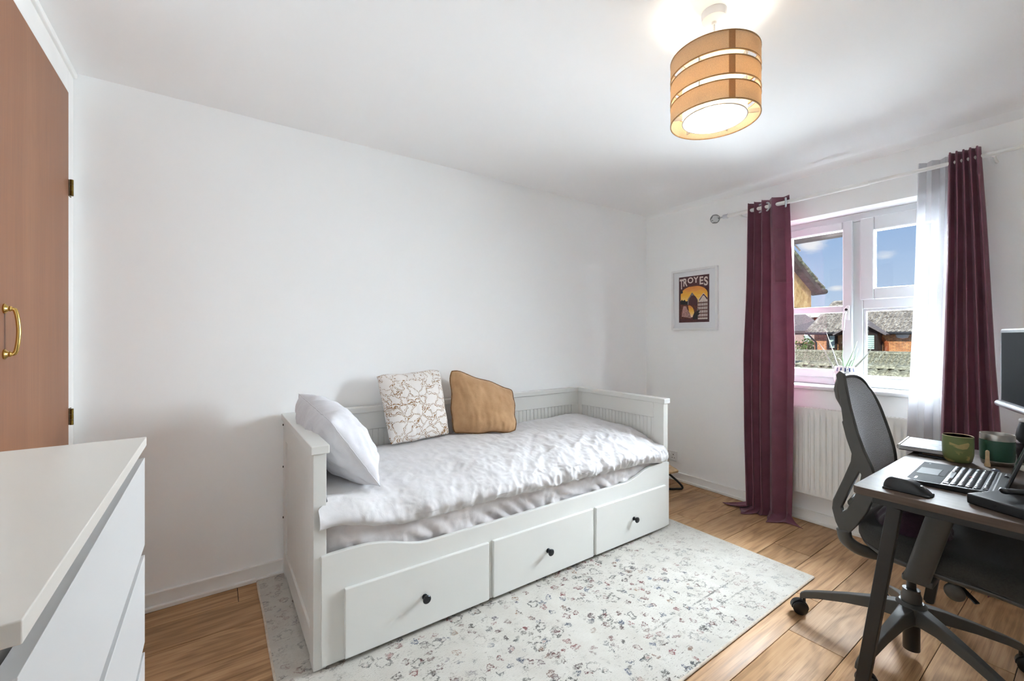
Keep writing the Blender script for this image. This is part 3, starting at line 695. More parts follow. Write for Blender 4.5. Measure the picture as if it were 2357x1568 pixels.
# ------------------------------------------------------------------ chest of drawers
def chest():
    x0, x1, y0, y1 = XL + .002, -.1255, .503, 1.266
    t = thing('chest_of_drawers', 'white four-drawer chest in the near left corner', 'chest of drawers', ((x0 + x1) / 2, (y0 + y1) / 2, 0))
    box(x0, x1, y0, y1, .980, 1.0).build('top_panel', m_chest_top, t, bevel=.0015)
    b = MB().box(x0, x1 - .026, y0 + .002, y0 + .02, 0, .979).box(x0, x1 - .026, y1 - .02, y1 - .002, 0, .979).box(x0, x1 - .03, y0 + .02, y1 - .02, .05, .975)
    b.build('carcass', m_chest, t, bevel=.001)
    z = .954
    for k in range(4):
        zb = z - .198
        prof = [(x1 - .022, z - .004), (x1 - .003, z), (x1 - .003, zb), (x1 - .022, zb - .022)]
        MB().prism(prof, 'y', y0 + .002, y1 - .002).build('drawer_front', m_chest, t, bevel=.001)
        z -= .2195
    box(x1 - .05, x1 - .03, y0 + .02, y1 - .02, 0, .06).build('plinth', m_chest, t)
chest()

# ------------------------------------------------------------------ pendant lamp
LX, LY = 1.393, .7925
def lamp():
    t = thing('pendant_lamp', 'ceiling pendant with tan banded drum lampshade', 'pendant lamp', (LX, LY, 1.96))
    c = (LX, LY, 0)
    MB().lathe([(.001, H), (.040, H), (.040, H - .010), (.038, H - .026), (.030, H - .032), (.008, H - .034), (.007, H - .042), (.001, H - .042)], c, 40).build('ceiling_rose', m_white, t, smooth=True)
    MB().tube([(LX, LY, H - .03), (LX, LY, 2.125)], .0035, 10).build('cord', m_white, t, smooth=True)
    MB().lathe([(.001, 2.135), (.010, 2.13), (.017, 2.115), (.019, 2.085), (.021, 2.08), (.021, 2.07), (.001, 2.07)], c, 24).build('bulb_holder', m_white, t, smooth=True)
    R, Z0, Z1 = .139, 1.962, 2.173
    hb, gap = .0585, .0177
    for k in range(3):
        za = Z0 + k * (hb + gap)
        b = MB().lathe([(R, za), (R, za + hb), (R - .0012, za + hb), (R - .0012, za)], c, 72, close=True).build('shade_band', m_shade, t, smooth=True)
        MB().lathe([(R - .0016, za + .001), (R - .0016, za + hb - .001), (R - .0022, za + hb - .001), (R - .0022, za + .001)], c, 72, close=True).build('band_lining', m_lining, b, smooth=True)
        tr = MB()
        for z in (za, za + hb): tr.lathe([(R + .0012, z - .0016), (R + .0012, z + .0016), (R - .002, z + .0016), (R - .002, z - .0016)], c, 72, close=True)
        tr.build('band_trim', m_shade_trim, b, smooth=True)
        # overlapped glued seam of the band
        a0 = math.atan2(-LY, -LX) + .30
        MB().grid(lambda u, v: (LX + (R + .0006) * math.cos(a0 + u * .14), LY + (R + .0006) * math.sin(a0 + u * .14), za + v * hb), 8, 1).build('seam', m_shade_seam, b)
    R2 = .100
    MB().lathe([(R2, Z0 + .004), (R2, Z1 - .004), (R2 - .001, Z1 - .004), (R2 - .001, Z0 + .004)], c, 64, close=True).build('inner_shade', m_shade_in, t, smooth=True)
    for z in (Z0 + .004, Z1 - .004): MB().lathe([(R2 + .0015, z - .0015), (R2 + .0015, z + .0015), (R2 - .0015, z + .0015), (R2 - .0015, z - .0015)], c, 64, close=True).build('wire_ring', m_silver, t, smooth=True)
    wire = MB()
    for k in range(3):
        a = 2 * math.pi * k / 3 + .5
        wire.tube([(LX + .021 * math.cos(a), LY + .021 * math.sin(a), 2.075), (LX + .06 * math.cos(a), LY + .06 * math.sin(a), 2.10), (LX + (R - .002) * math.cos(a), LY + (R - .002) * math.sin(a), Z1 - .004)], .0016, 6)
    wire.build('wire_spider', m_silver, t, smooth=True)
    for k in range(6):
        a = 2 * math.pi * k / 6 + .2
        for zz in (Z0 + .02, Z0 + hb + gap / 2, Z0 + 2 * hb + gap * 1.5):
            d = Vector((math.cos(a), math.sin(a), 0)); s = Vector((-d.y, d.x, 0))
            p0 = Vector((LX, LY, zz)) + d * (R2 + .001); p1 = Vector((LX, LY, zz)) + d * (R - .0015)
            MB().quadbar(p0, p1, .003, .014).build('spacer_tab', m_silver, t)
    g = G('lit_bulb'); em = g.n('Emission'); em.inputs[0].default_value = (1, .955, .90, 1)
    bulb_r = .030; em.inputs[1].default_value = LAMP_WATTS / (math.pi * 4 * math.pi * bulb_r ** 2)
    mb = g.end(em.outputs[0])
    prof = [(.001, -.031), (.012, -.0285), (.022, -.021), (.029, -.008), (.030, .002), (.027, .016), (.020, .029), (.015, .040), (.013, .046), (.001, .047)]
    MB().lathe([(r, z + 2.012) for r, z in prof], c, 12).build('bulb', mb, t, smooth=True)
lamp()

# ------------------------------------------------------------------ picture
def text_mesh(body, w, h):
    cu = bpy.data.curves.new('tmp', 'FONT'); cu.body = body; cu.offset = .03
    o = bpy.data.objects.new('tmp', cu); COL.objects.link(o); bpy.context.view_layer.update()
    dg = bpy.context.evaluated_depsgraph_get(); me = o.evaluated_get(dg).to_mesh()
    V = [tuple(v.co) for v in me.vertices]; Fs = [tuple(p.vertices) for p in me.polygons]
    o.evaluated_get(dg).to_mesh_clear(); bpy.data.objects.remove(o); bpy.data.curves.remove(cu)
    xs = [v[0] for v in V]; ys = [v[1] for v in V]; ax, bx, ay, by = min(xs), max(xs), min(ys), max(ys)
    return [((v[0] - ax) / (bx - ax) * w, (v[1] - ay) / (by - ay) * h) for v in V], Fs
def picture():
    y0, y1, z0, z1 = 1.816, 2.222, 1.284, 1.790       # y decreases to the right
    t = thing('framed_poster', 'white framed travel poster reading TROYES', 'picture', (XW, (y0 + y1) / 2, z0))
    xf = XW - .030; b = .017
    MB().box(xf, XW - .001, y0, y0 + b, z0, z1).box(xf, XW - .001, y1 - b, y1, z0, z1).box(xf, XW - .001, y0 + b, y1 - b, z1 - b, z1).box(xf, XW - .001, y0 + b, y1 - b, z0, z0 + b).build('frame', m_white, t, bevel=.0015)
    mat = box(XW - .012, XW - .006, y0 + b, y1 - b, z0 + b, z1 - b).build('mount', m_mount, t)
    ya, yb, za, zb = 2.1600, 1.8890, 1.3480, 1.7320      # left/right of print
    W, Hh = ya - yb, zb - za; x = XW - .0126
    def flat(pts, dx): return [(x - dx * .00025, ya - u * W, za + v * Hh) for u, v in pts]
    m_maroon = plain('print_maroon', srgb(82, 46, 50), .6, nscale=60, namt=.08)
    m_cream = plain('print_cream', srgb(222, 204, 196), .6, nscale=60, namt=.05)
    m_brown = plain('print_brown', srgb(112, 60, 48), .6, nscale=90, namt=.3)
    m_rose = plain('print_rose', srgb(196, 150, 142), .6, nscale=160, namt=.3)
    m_ink = plain('print_black', srgb(34, 32, 32), .6, nscale=60, namt=.05)
    m_pgrey = plain('print_grey', srgb(150, 140, 138), .6, nscale=160, namt=.3)
    g = G('print_sunset'); sp = g.n('SeparateXYZ'); g.set(sp.inputs[0], g.co('Generated')); f = g.math('ADD', sp.outputs[2], g.rng(g.noise(g.co('Generated', (1, 2, 9)), 2.5, 4), 0, 1, -.22, .22))
    m_sun = g.end(g.pbr(g.ramp(f, [(.0, srgb(240, 214, 190)), (.35, srgb(244, 200, 110)), (.6, srgb(240, 178, 60)), (.85, srgb(226, 146, 70)), (1, srgb(216, 130, 64))]), .6))
    def piece(name, pts, dx, m): return MB().add(flat(pts, dx), [tuple(range(len(pts)))]).build(name, m, mat)
    piece('print_ground', [(0, 0), (1, 0), (1, 1), (0, 1)], 0, m_maroon)
    arch = [(.06, .30), (.95, .30), (.95, .60)] + [(.505 + .445 * math.cos(math.pi * k / 24), .60 + .185 * math.sin(math.pi * k / 24)) for k in range(25)] + [(.06, .60)]
    piece('print_sky', arch, 1, m_sun)
    piece('print_trees', [(.06, .30), (.33, .30), (.33, .47), (.24, .46), (.2, .50), (.14, .48), (.10, .51), (.06, .47)], 2, m_ink)
    piece('print_house', [(.30, .12), (.64, .12), (.64, .48), (.45, .65), (.30, .50)], 3, m_pgrey)
    piece('print_house', [(.33, .30), (.63, .30)] + [(.48 + .15 * math.cos(math.pi * k / 12), .42 + .16 * math.sin(math.pi * k / 12)) for k in range(13)], 4, m_maroon)
    piece('print_house', [(.64, .06), (.95, .06), (.95, .50), (.82, .62), (.66, .48)], 3, m_cream)
    piece('print_house', [(.67, .46), (.70, .46), (.80, .56), (.84, .56), (.94, .46), (.95, .50), (.82, .60)], 5, m_maroon)
    for k in range(5): piece('print_beam', [(.64, .10 + k * .075), (.95, .10 + k * .075), (.95, .12 + k * .075), (.64, .12 + k * .075)], 5, m_brown)
    for k in range(6): piece('print_beam', [(.66 + k * .052, .08), (.675 + k * .052, .08), (.675 + k * .052, .44), (.66 + k * .052, .44)], 5, m_brown)
    piece('print_street', [(.06, .08), (.56, .08), (.64, .36), (.40, .38), (.06, .40)], 6, m_brown)
    piece('print_glow', [(.38, .10), (.50, .12)] + [(.34 + .18 * math.cos(math.pi * (k / 14 - .1)), .20 + .17 * math.sin(math.pi * (k / 14 - .1))) for k in range(10)], 7, m_sun)
    piece('print_crowd', [(.10, .13), (.42, .09), (.38, .20), (.30, .28), (.25, .36), (.16, .36), (.12, .26)], 8, m_rose)
    piece('print_balloon', [(.10 + .04 * math.cos(2 * math.pi * k / 14), .67 + .032 * math.sin(2 * math.pi * k / 14)) for k in range(14)], 8, m_ink)
    piece('print_cat', [(.47, .06), (.64, .07), (.64, .14), (.71, .18), (.66, .20), (.71, .235), (.69, .25), (.60, .24), (.52, .20), (.48, .14)], 9, m_ink)
    piece('print_caption', [(.12, .022), (.60, .022), (.60, .036), (.12, .036)], 9, m_brown)
    piece('print_script', [(.38, .765), (.44, .77), (.60, .775), (.60, .781), (.44, .778), (.38, .773)], 9, m_ink)
    # arched lettering: tops along the head of the sheet, feet following the arch
    lay = [('T', .035, .155, .735), ('R', .160, .30, .79), ('O', .305, .495, .845), ('Y', .50, .665, .845), ('E', .70, .82, .80), ('S', .84, .965, .765)]
    tops = [.955, .965, .975, .975, .965, .955]
    for (ch, u0, u1, v0), v1 in zip(lay, tops):
        V, Fs = text_mesh(ch, u1 - u0, v1 - v0)
        MB().add([(x - .003, ya - (u0 + a) * W, za + (v0 + b_) * Hh) for a, b_ in V], Fs).build('print_letter', m_cream, mat)
picture()

# ------------------------------------------------------------------ socket
def socket():
    y0, y1, z0, z1 = 2.184, 2.331, .156, .242
    t = thing('wall_socket', 'white double wall socket low beside the bed', 'socket', (XW, (y0 + y1) / 2, z0))
    f = box(XW - .012, XW, y0, y1, z0, z1).build('face_plate', m_white, t, bevel=.004)
    for c in ((y0 + y1) / 2 - .042, (y0 + y1) / 2 + .042):
        s = MB().box(XW - .0126, XW - .0118, c - .003, c + .003, z0 + .050, z0 + .060)
        for d in (-.011, .011): s.box(XW - .0126, XW - .0118, c + d - .004, c + d + .004, z0 + .026, z0 + .031)
        s.build('socket_slot', m_slots, f)
    for c in (-.011, .011): box(XW - .016, XW - .011, (y0 + y1) / 2 + c - .006, (y0 + y1) / 2 + c + .006, z0 + .050, z0 + .068).build('rocker_switch', m_white, f, bevel=.002)
socket()

# ------------------------------------------------------------------ radiator
def radiator():
    y0, y1, z0, z1 = .40, 1.375, .196, .756; xf = 3.186
    t = thing('radiator', 'white ribbed panel radiator below the window', 'radiator', ((XW + xf) / 2, (y0 + y1) / 2, z0))
    n = 28; pitch = (y1 - y0 - .05) / n
    def fn(u, v):
        y, z = lerp(y0, y1, u), lerp(z0, z1, v)
        k = ((y - y0 - .025) / pitch) % 1
        inside = sstep(y0 + .02, y0 + .03, y) * sstep(y1 - .02, y1 - .03, y) * sstep(z0 + .035, z0 + .05, z) * sstep(z1 - .035, z1 - .05, z)
        g = sstep(.30, .40, k) * (1 - sstep(.60, .70, k))
        return (xf + .010 * g * inside + .003 * (1 - inside) * 0, y, z)
    m = MB().grid(fn, 28 * 12, 24)
    m.build('front_panel', m_radiator, t, smooth='all')
    box(xf + .011, xf + .014, y0 + .001, y1 - .001, z0, z1).build('panel_back', m_radiator, t)
    for a, b in ((y0 - .001, y0 + .003), (y1 - .003, y1 + .001)): box(xf - .001, xf + .06, a, b, z0 + .01, z1 + .004).build('side_cover', m_radiator, t, bevel=.001)
    g = MB().box(xf - .002, xf + .006, y0, y1, z1 - .002, z1 + .006).box(xf + .052, xf + .060, y0, y1, z1 - .002, z1 + .006)
    k = y0 + .01
    while k < y1 - .02: g.box(xf + .006, xf + .052, k, k + .010, z1, z1 + .004); k += .018
    g.build('top_grille', m_radiator, t)
    box(xf + .046, xf + .058, y0 + .01, y1 - .01, z0, z1).build('rear_panel', m_radiator, t)
    for yy in (y0 + .03, y1 - .03): MB().tube([(xf + .03, yy, z0 + .03), (xf + .03, yy, .0)], .007, 10).build('pipe', m_trim, t, smooth=True)
    for yy in (y0 + .15, y1 - .15): box(xf + .056, XW - .0005, yy, yy + .03, z0 + .1, z1 - .1).build('bracket', m_radiator, t)
radiator()

# ------------------------------------------------------------------ curtains
PX, PZ = 3.160, 2.135
def pole():
    t = thing('curtain_pole', 'white curtain pole with a faceted ball finial above the window', 'curtain pole', (PX, 1.0, PZ))
    MB().tube([(PX, 1.69, PZ), (PX, .85, PZ)], .0135, 16).tube([(PX, .95, PZ), (PX, -.2, PZ)], .0105, 16).build('rod', m_trim, t, smooth=True)
    MB().tube([(PX, 1.69, PZ), (PX, 1.725, PZ)], .0165, 16).build('end_collar', m_silver, t, smooth=True)
    bm = bmesh.new(); bmesh.ops.create_icosphere(bm, subdivisions=2, radius=.036); bm.verts.ensure_lookup_table()
    mb = MB().add([v.co + Vector((PX, 1.79, PZ)) for v in bm.verts], [tuple(v.index for v in f.verts) for f in bm.faces]); bm.free()
    mb.tube([(PX, 1.72, PZ), (PX, 1.765, PZ)], .006, 8).build('ball_finial', m_finial, t)
    for yy in (1.60, .36):
        MB().tube([(PX, yy, PZ - .012), (PX + .03, yy, PZ - .02), (XW, yy, PZ - .02)], .007, 8).build('wall_bracket', m_trim, t, smooth=True)
pole()

def curtain(name, label, yt, ym, yb, xc, ztop, nf, amp, mat, skew=1.6, pool=.08, nu=160, nv=120, phase=0, seed=0, flare=None, zb=.03, solid=.002, cat='curtain', lean=.045):
    """yt/ym/yb: (left, right) y at top, middle, hem. u runs from the left (larger y) to the right."""
    t = thing(name, label, cat, (xc, (yb[0] + yb[1]) / 2, 0))
    def ph(u): return 2 * math.pi * nf * (1 - (1 - u) ** skew) + phase
    def base(u, v, off=0):
        z = lerp(ztop, zb, v); h = 1 - z / ztop
        a, b = ((lerp(yt[0], ym[0], h * 2), lerp(yt[1], ym[1], h * 2)) if h < .5 else (lerp(ym[0], yb[0], h * 2 - 1), lerp(ym[1], yb[1], h * 2 - 1)))
        p = ph(u); y = lerp(a, b, u); A = amp * (.85 + .3 * h)
        x = xc - lean * sstep(.15, .75, h) + A * math.cos(p) + .010 * nz((u * 3 + seed, z * 1.3, 0)) * h + .004 * nz((u * 9, z * 3, seed))
        y += A * .22 * math.sin(2 * p) + .008 * nz((u * 4, z * 1.1, seed + 5)) * h
        return Vector((x - off, y, z))
    def fn(u, v):
        if v <= .92: return base(u, v / .92)
        w = (v - .92) / .08; p = base(u, 1.0)
        p.x -= pool * w * (.6 + .5 * math.cos(ph(u) * .5 + 1)); p.z = max(.004, zb * (1 - w) * (1 - w) + .012 * max(0, math.sin(ph(u) * 2 + 3 * w)) * (1 - w * .4) + .003)
        if flare:
            p.y += (flare[0] * (1 - sstep(0, .35, u)) + flare[1] * sstep(.65, 1, u)) * w
        return p
    o = MB().grid(fn, nu, nv).build('cloth', mat, t, smooth='all', solid=solid)
    return t, base, o
def curtains():
    t, base, cl = curtain('plum_curtain', 'plum eyelet curtain hanging left of the window, beside the poster', (1.548, 1.272), (1.565, 1.226), (1.535, 1.240), PX - .004, PZ + .047, 4.2, .034, m_curtain, 1.7, .085, flare=(.15, -.085), seed=3)
    # stitched patch near the head of the wide fold
    MB().grid(lambda u, v: base(lerp(.70, .82, u), lerp(.10, .27, v), .0042), 12, 20).build('stitched_patch', m_curtain, t, smooth='all', solid=.0012)
    MB().tube([base(lerp(.70, .995, k / 24), .273, .003) for k in range(25)], .0016, 6).build('seam', m_curtain, t, smooth='all')
    for k, u in enumerate((.93, .47, .30)):
        p = base(u, .02); M = Matrix.Translation((PX, p.y, PZ)) @ Matrix.Rotation(math.radians((24, 60, 60)[k]), 4, 'Z') @ Matrix.Rotation(math.pi / 2, 4, 'X')
        prof = [(.027 + .006 * math.cos(a), .006 * math.sin(a)) for a in [2 * math.pi * i / 10 for i in range(10)]]
        MB().lathe(prof, seg=28, close=True).xf(M).build('eyelet', m_silver, t, smooth='all')
    curtain('plum_curtain', 'plum curtain gathered right of the window, behind the desk', (.515, .405), (.525, .350), (.535, .285), PX - .012, PZ + .047, 4.6, .030, m_curtain, 1.0, .05, phase=1.2, seed=8, zb=.02, lean=.085)
    curtain('sheer_curtain', 'white sheer voile curtain hanging over the right of the window', (.648, .470), (.672, .475), (.700, .470), PX + .052, PZ + .052, 3.4, .018, m_sheer, 1.0, .01, nu=110, nv=70, phase=2.2, seed=12, zb=.02, solid=0, lean=.062)
curtains()

# ------------------------------------------------------------------ aloe on the sill
def mk_pot():
    g = G('painted_ceramic_pot'); sp = g.n('SeparateXYZ'); g.set(sp.inputs[0], g.co()); at = g.math('ARCTAN2', sp.outputs[1], sp.outputs[0])
    stripes = g.rng(g.math('SINE', g.math('MULTIPLY', at, 17.)), .35, .6); z = sp.outputs[2]
    topband = g.math('MULTIPLY', g.rng(z, .100, .104), g.rng(z, .128, .124))
    sidestr = g.math('MULTIPLY', g.rng(g.math('SINE', g.math('MULTIPLY', at, 26.)), .6, .8), g.math('MULTIPLY', g.rng(z, .025, .03), g.rng(z, .098, .09)))
    dots = g.rng(g.vor(g.co(), 95, 'F1', 'Distance', .6), .30, .22)
    ring = g.rng(g.noise(g.co(), 22, 2), .5, .56)
    c = g.mix(g.math('MULTIPLY', stripes, topband), srgb(238, 238, 238), srgb(48, 62, 110))
    c = g.mix(g.math('MULTIPLY', sidestr, g.rng(g.noise(g.co(), 12, 1), .48, .55)), c, srgb(150, 152, 166))
    c = g.mix(g.math('MULTIPLY', dots, ring), c, srgb(30, 30, 34))
    return g.end(g.pbr(c, .2, spec=.5))
def aloe():
    cx, cy, z0 = 3.318, 1.012, WZ0
    t = thing('potted_aloe', 'aloe plant in a white and blue painted pot on the windowsill', 'plant', (cx, cy, z0))
    MB().lathe([(.001, 0), (.040, 0), (.046, .006), (.060, .04), (.065, .075), (.061, .11), (.054, .132), (.051, .134), (.049, .128), (.056, .105), (.001, .100)], (cx, cy, z0 + .001), 40).build('pot', mk_pot(), t, smooth=True)
    MB().lathe([(.001, .112), (.054, .112), (.054, .104), (.001, .104)], (cx, cy, z0), 24).build('soil', m_dark, t)
    g = G('aloe_leaf'); m = g.end(g.pbr(g.mix(g.rng(g.noise(g.co(), 30, 4), .35, .65), srgb(118, 160, 112), srgb(160, 190, 158)), .5))
    g = G('faded_aloe_leaf'); m2 = g.end(g.pbr(g.mix(g.rng(g.noise(g.co(), 30, 4), .35, .65), srgb(150, 156, 140), srgb(186, 190, 184)), .55))
    L = [(1922, 845, 1900, 812, 1884, 788, .006, m2, .02), (1931, 845, 1914, 800, 1902, 765, .0085, m2, .0), (1943, 842, 1939, 818, 1942, 795, .008, m, .01), (1945, 842, 1962, 815, 1973, 786, .010, m, -.01),
         (1957, 843, 1968, 825, 1975, 802, .009, m, .015), (1962, 843, 1995, 818, 2013, 788, .006, m2, -.02), (1944, 843, 1936, 830, 1926, 824, .005, m2, .03), (1950, 843, 1958, 834, 1966, 826, .006, m, -.03)]
    for a, b, c, d, e, f, r, mm, dx in L:
        pts = spline([onx(a, b + 8, cx + dx * .3), onx(c, d, cx + dx), onx(e, f, cx + dx * 1.6)], 12)
        MB().tube(pts, [r * (1 - .94 * (i / 11) ** 1.4) for i in range(12)], 8, flat=.45).build('leaf', mm, t, smooth='all')
aloe()

# ------------------------------------------------------------------ footrest by the socket
def footrest():
    t = thing('wooden_footrest', 'pale wooden board on bent black legs behind the end of the bed', 'footrest', (3.0, 2.17, 0))
    M = Matrix.Translation((3.02, 2.16, .150)) @ Matrix.Rotation(math.radians(-28), 4, 'Z') @ Matrix.Rotation(math.radians(-8), 4, 'Y')
    MB().box(-.14, .075, -.13, .13, -.014, .014).xf(M).build('board', m_lightwood, t, bevel=.012, seg=3)
    for s in (-.09, .06):
        p = [M @ Vector((.0, s, -.014)), Vector((3.055, 2.125 + s, .06)), Vector((3.085, 2.11 + s, .014)), Vector((3.04, 2.125 + s, .010)), Vector((2.93, 2.17 + s, .030)), M @ Vector((-.09, s, -.014))]
        MB().tube(spline(p, 30), .0085, 8).build('leg', m_black, t, smooth='all')
footrest()

# ------------------------------------------------------------------ desk
DX0, DX1, DY0, DY1, DZ = 1.750, 2.750, -.085, .516, .730
def desk():
    t = thing('desk', 'small desk with grey-brown wood top and black steel frame', 'desk', ((DX0 + DX1) / 2, (DY0 + DY1) / 2, 0))
    r = .018; pts = []
    for cx, cy, a0 in ((DX1 - r, DY1 - r, 0), (DX0 + r, DY1 - r, 90), (DX0 + r, DY0 + r, 180), (DX1 - r, DY0 + r, 270)):
        for k in range(6): a = math.radians(a0 + k * 18); pts.append((cx + r * math.cos(a), cy + r * math.sin(a)))
    MB().prism(pts, 'z', DZ - .025, DZ).build('desk_top', m_desk, t, bevel=.0015)
    f = MB().box(DX0 + .03, DX0 + .06, DY0 + .045, DY1 - .045, DZ - .052, DZ - .0255).box(DX1 - .06, DX1 - .03, DY0 + .045, DY1 - .045, DZ - .052, DZ - .0255)
    f.box(DX0 + .06, DX1 - .06, DY0 + .06, DY0 + .085, DZ - .052, DZ - .0255).box(DX0 + .06, DX1 - .06, .235, .262, DZ - .052, DZ - .0255)
    f.build('under_frame', m_black, t, bevel=.002)
    for x in (DX0 + .045, DX1 - .045):
        for s in (1, -1):
            cy = (DY0 + DY1) / 2
            MB().quadbar((x, cy + s * .200, DZ - .05), (x, cy + s * .292, .006), .030, .036, up=(0, 1, 0)).build('leg', m_black, t, bevel=.003)
            MB().lathe([(.001, 0), (.014, 0), (.014, .008), (.001, .008)], (x, cy + s * .292, 0), 14).build('foot', m_rubber, t)
desk()

# ------------------------------------------------------------------ office chair
CX, CY = 2.190, .460
def chair():
    t = thing('office_chair', 'charcoal swivel office chair with grey mesh back at the desk', 'office chair', (CX, CY, 0))
    # five-star base
    st = MB().lathe([(.001, .135), (.034, .135), (.046, .15), (.046, .205), (.036, .215), (.001, .215)], (CX, CY, 0), 24)
    star = st.build('base_hub', m_chairframe, t, smooth=True)
    for k in range(5):
        a = math.radians(98 + 72 * k); d = Vector((math.cos(a), math.sin(a), 0)); s = Vector((-d.y, d.x, 0))
        def sec(r, z, w, h): c = Vector((CX, CY, z)) + d * r; return [c + s * w - UP * h, c + s * w * .75, c - s * w * .75, c - s * w - UP * h]
        S = [sec(.03, .206, .030, .060), sec(.10, .190, .022, .046), sec(.20, .158, .018, .036), sec(.30, .122, .0155, .030), sec(.345, .103, .0145, .030), sec(.362, .088, .0135, .022)]
        m = MB(); V = [p for q in S for p in q]; Fq = []
        for i in range(len(S) - 1):
            for j in range(4): Fq.append((i * 4 + j, i * 4 + (j + 1) % 4, (i + 1) * 4 + (j + 1) % 4, (i + 1) * 4 + j))
        Fq += [(3, 2, 1, 0), tuple(len(V) - 4 + j for j in range(4))]
        m.add(V, Fq).build('base_arm', m_chairframe, star, bevel=.004)
        # castor: stem, hood, two wheels
        c = Vector((CX, CY, 0)) + d * .347; yaw = a + (.5, 2.3, 1.0, -.6, .9)[k]; off = Vector((math.cos(yaw), math.sin(yaw), 0)) * .018
        M = Matrix.Translation((c.x + off.x, c.y + off.y, .030)) @ Matrix.Rotation(yaw, 4, 'Z') @ Matrix.Rotation(math.pi / 2, 4, 'X')
        cm = MB()
        for z in (-.022, .006): cm.add(*(lambda q: (q.v, q.f))(MB().lathe([(.001, z), (.024, z), (.0292, z + .004), (.0292, z + .012), (.024, z + .016), (.001, z + .016)], seg=24).xf(M)))
        cas = cm.build('castor', m_rubber, t, smooth=True)
        hood = MB().lathe([(.001, -.012), (.033, -.012), (.033, .012), (.001, .012)], seg=24)
        hood.v = [(x, y if y > -.004 else -.004, z) for x, y, z in hood.v]
        hood.xf(M); hood.tube([c + UP * .048, c + UP * .088], .006, 8).build('castor_hood', m_plast, cas, smooth=True)
    MB().tube([(CX, CY, .032), (CX, CY, .14)], .0255, 24).build('gas_spring_sleeve', m_plast, t, smooth=True)
    MB().lathe([(.001, .21), (.030, .21), (.031, .235), (.026, .252), (.0265, .262), (.015, .264), (.001, .264)], (CX, CY, 0), 24).build('collar', m_chairframe, t, smooth=True)
    MB().tube([(CX, CY, .25), (CX, CY, .40)], .0145, 20).build('gas_spring', m_plast, t, smooth=True)
    MB().box(CX - .085, CX + .085, CY - .16, CY + .10, .372, .418).build('tilt_mechanism', m_chairframe, t, bevel=.010, seg=3)
    # seat: rounded planform, cushion bulging over a shell
    sy0, sy1, hw = .075, .590, .245
    def plan(a, k):
        ca, sa = math.cos(a), math.sin(a); e = .42
        x = math.copysign(abs(ca) ** e, ca) * hw * k; y = math.copysign(abs(sa) ** e, sa) * (sy1 - sy0) / 2 * k
        return (CX + .005 + x * (1 - .08 * (y > 0) * (y / .26)), (sy0 + sy1) / 2 + y)
    def layered(layers):
        m = MB(); n = 72; V = []
        for k, z, dz in layers:
            for i in range(n):
                x, y = plan(2 * math.pi * i / n, k)
                V.append((x, y, z + dz * (sstep(.45, .62, y) * .030 - sstep(.25, .05, y) * .030)))
        Fq = [(j * n + i, j * n + (i + 1) % n, (j + 1) * n + (i + 1) % n, (j + 1) * n + i) for j in range(len(layers) - 1) for i in range(n)]
        Fq += [tuple(range(n - 1, -1, -1)), tuple((len(layers) - 1) * n + i for i in range(n))]
        return m.add(V, Fq)
    layered([(.55, .414, .2), (.86, .416, .5), (.965, .430, 1), (.985, .442, 1)]).build('seat_shell', m_chairframe, t, smooth='all')
    layered([(.97, .442, 1), (1.0, .452, 1), (1.0, .478, 1), (.975, .497, 1), (.90, .508, .9), (.70, .512, .6), (.35, .508, .4), (.05, .506, .3)]).build('seat_cushion', m_seat, t, smooth='all')
    # armrests
    for s in (-1, 1):
        x = CX + s * .245
        m = MB(); lo, hi = Vector((x, .396, .405)), Vector((x, .335, .650)); w, th = .034, .016
        n = 20; V = []
        for c in (lo, lo.lerp(hi, .1), hi):
            for i in range(n):
                a = 2 * math.pi * i / n; V.append((c.x + th * math.copysign(abs(math.cos(a)) ** .8, math.cos(a)), c.y + w * math.copysign(abs(math.sin(a)) ** .8, math.sin(a)), c.z))
        m.add(V, [(j * n + i, j * n + (i + 1) % n, (j + 1) * n + (i + 1) % n, (j + 1) * n + i) for j in range(2) for i in range(n)] + [tuple(range(n - 1, -1, -1)), tuple(2 * n + i for i in range(n))])
        arm = m.build('armrest_post', m_chairframe, t, smooth=True)
        box(min(x, CX + s * .09), max(x, CX + s * .09), .355, .435, .388, .412).build('armrest_bracket', m_chairframe, arm, bevel=.006)
        box(x - .034, x + .034, .215, .435, .650, .672).build('armrest_pad', m_plast, arm, bevel=.010, seg=3)
    # adjuster knob and lever below the near edge of the seat
    kx = CX - .19
    MB().tube([(kx + .02, .322, .425), (kx + .005, .316, .395)], .013, 12).build('knob_stem', m_chairframe, t, smooth=True)
    MB().lathe([(.001, -.008), (.028, -.007), (.033, 0), (.028, .007), (.001, .008)], seg=24, sx=1, sy=.8).xf(Matrix.Translation((kx, .314, .384)) @ Matrix.Rotation(math.radians(75), 4, 'Y')).build('adjuster_knob', m_chairframe, t, smooth='all')
    MB().quadbar((kx + .03, .31, .402), (kx - .0, .262, .372), .016, .006).build('tilt_lever', m_plast, t, bevel=.002)
    # back: side plates (outline read in the y-z plane), mesh panel, cross bars
    X0 = 2.0
    def q(px, py): p = onx(px, py, X0); return (p.y, p.z)
    OUT = [q(*p) for p in ((1925, 862), (1934, 918), (1941, 968), (1939, 971), (1949, 1010), (1961, 1044), (1959, 1062), (1940, 1105), (1918, 1150), (1916, 1169), (1924, 1200), (1936, 1225), (1944, 1231), (1955, 1228), (1972, 1212), (1996, 1181), (2011, 1150), (2017, 1110), (2008, 1078), (1990, 1040), (1974, 998), (1958, 940), (1947, 885), (1943, 860), (1934, 853))]
    hole = [q(*p) for p in ((1979, 1086), (1960, 1122), (1938, 1167), (1940, 1177), (1950, 1172), (1966, 1146), (1979, 1112), (1983, 1092))]
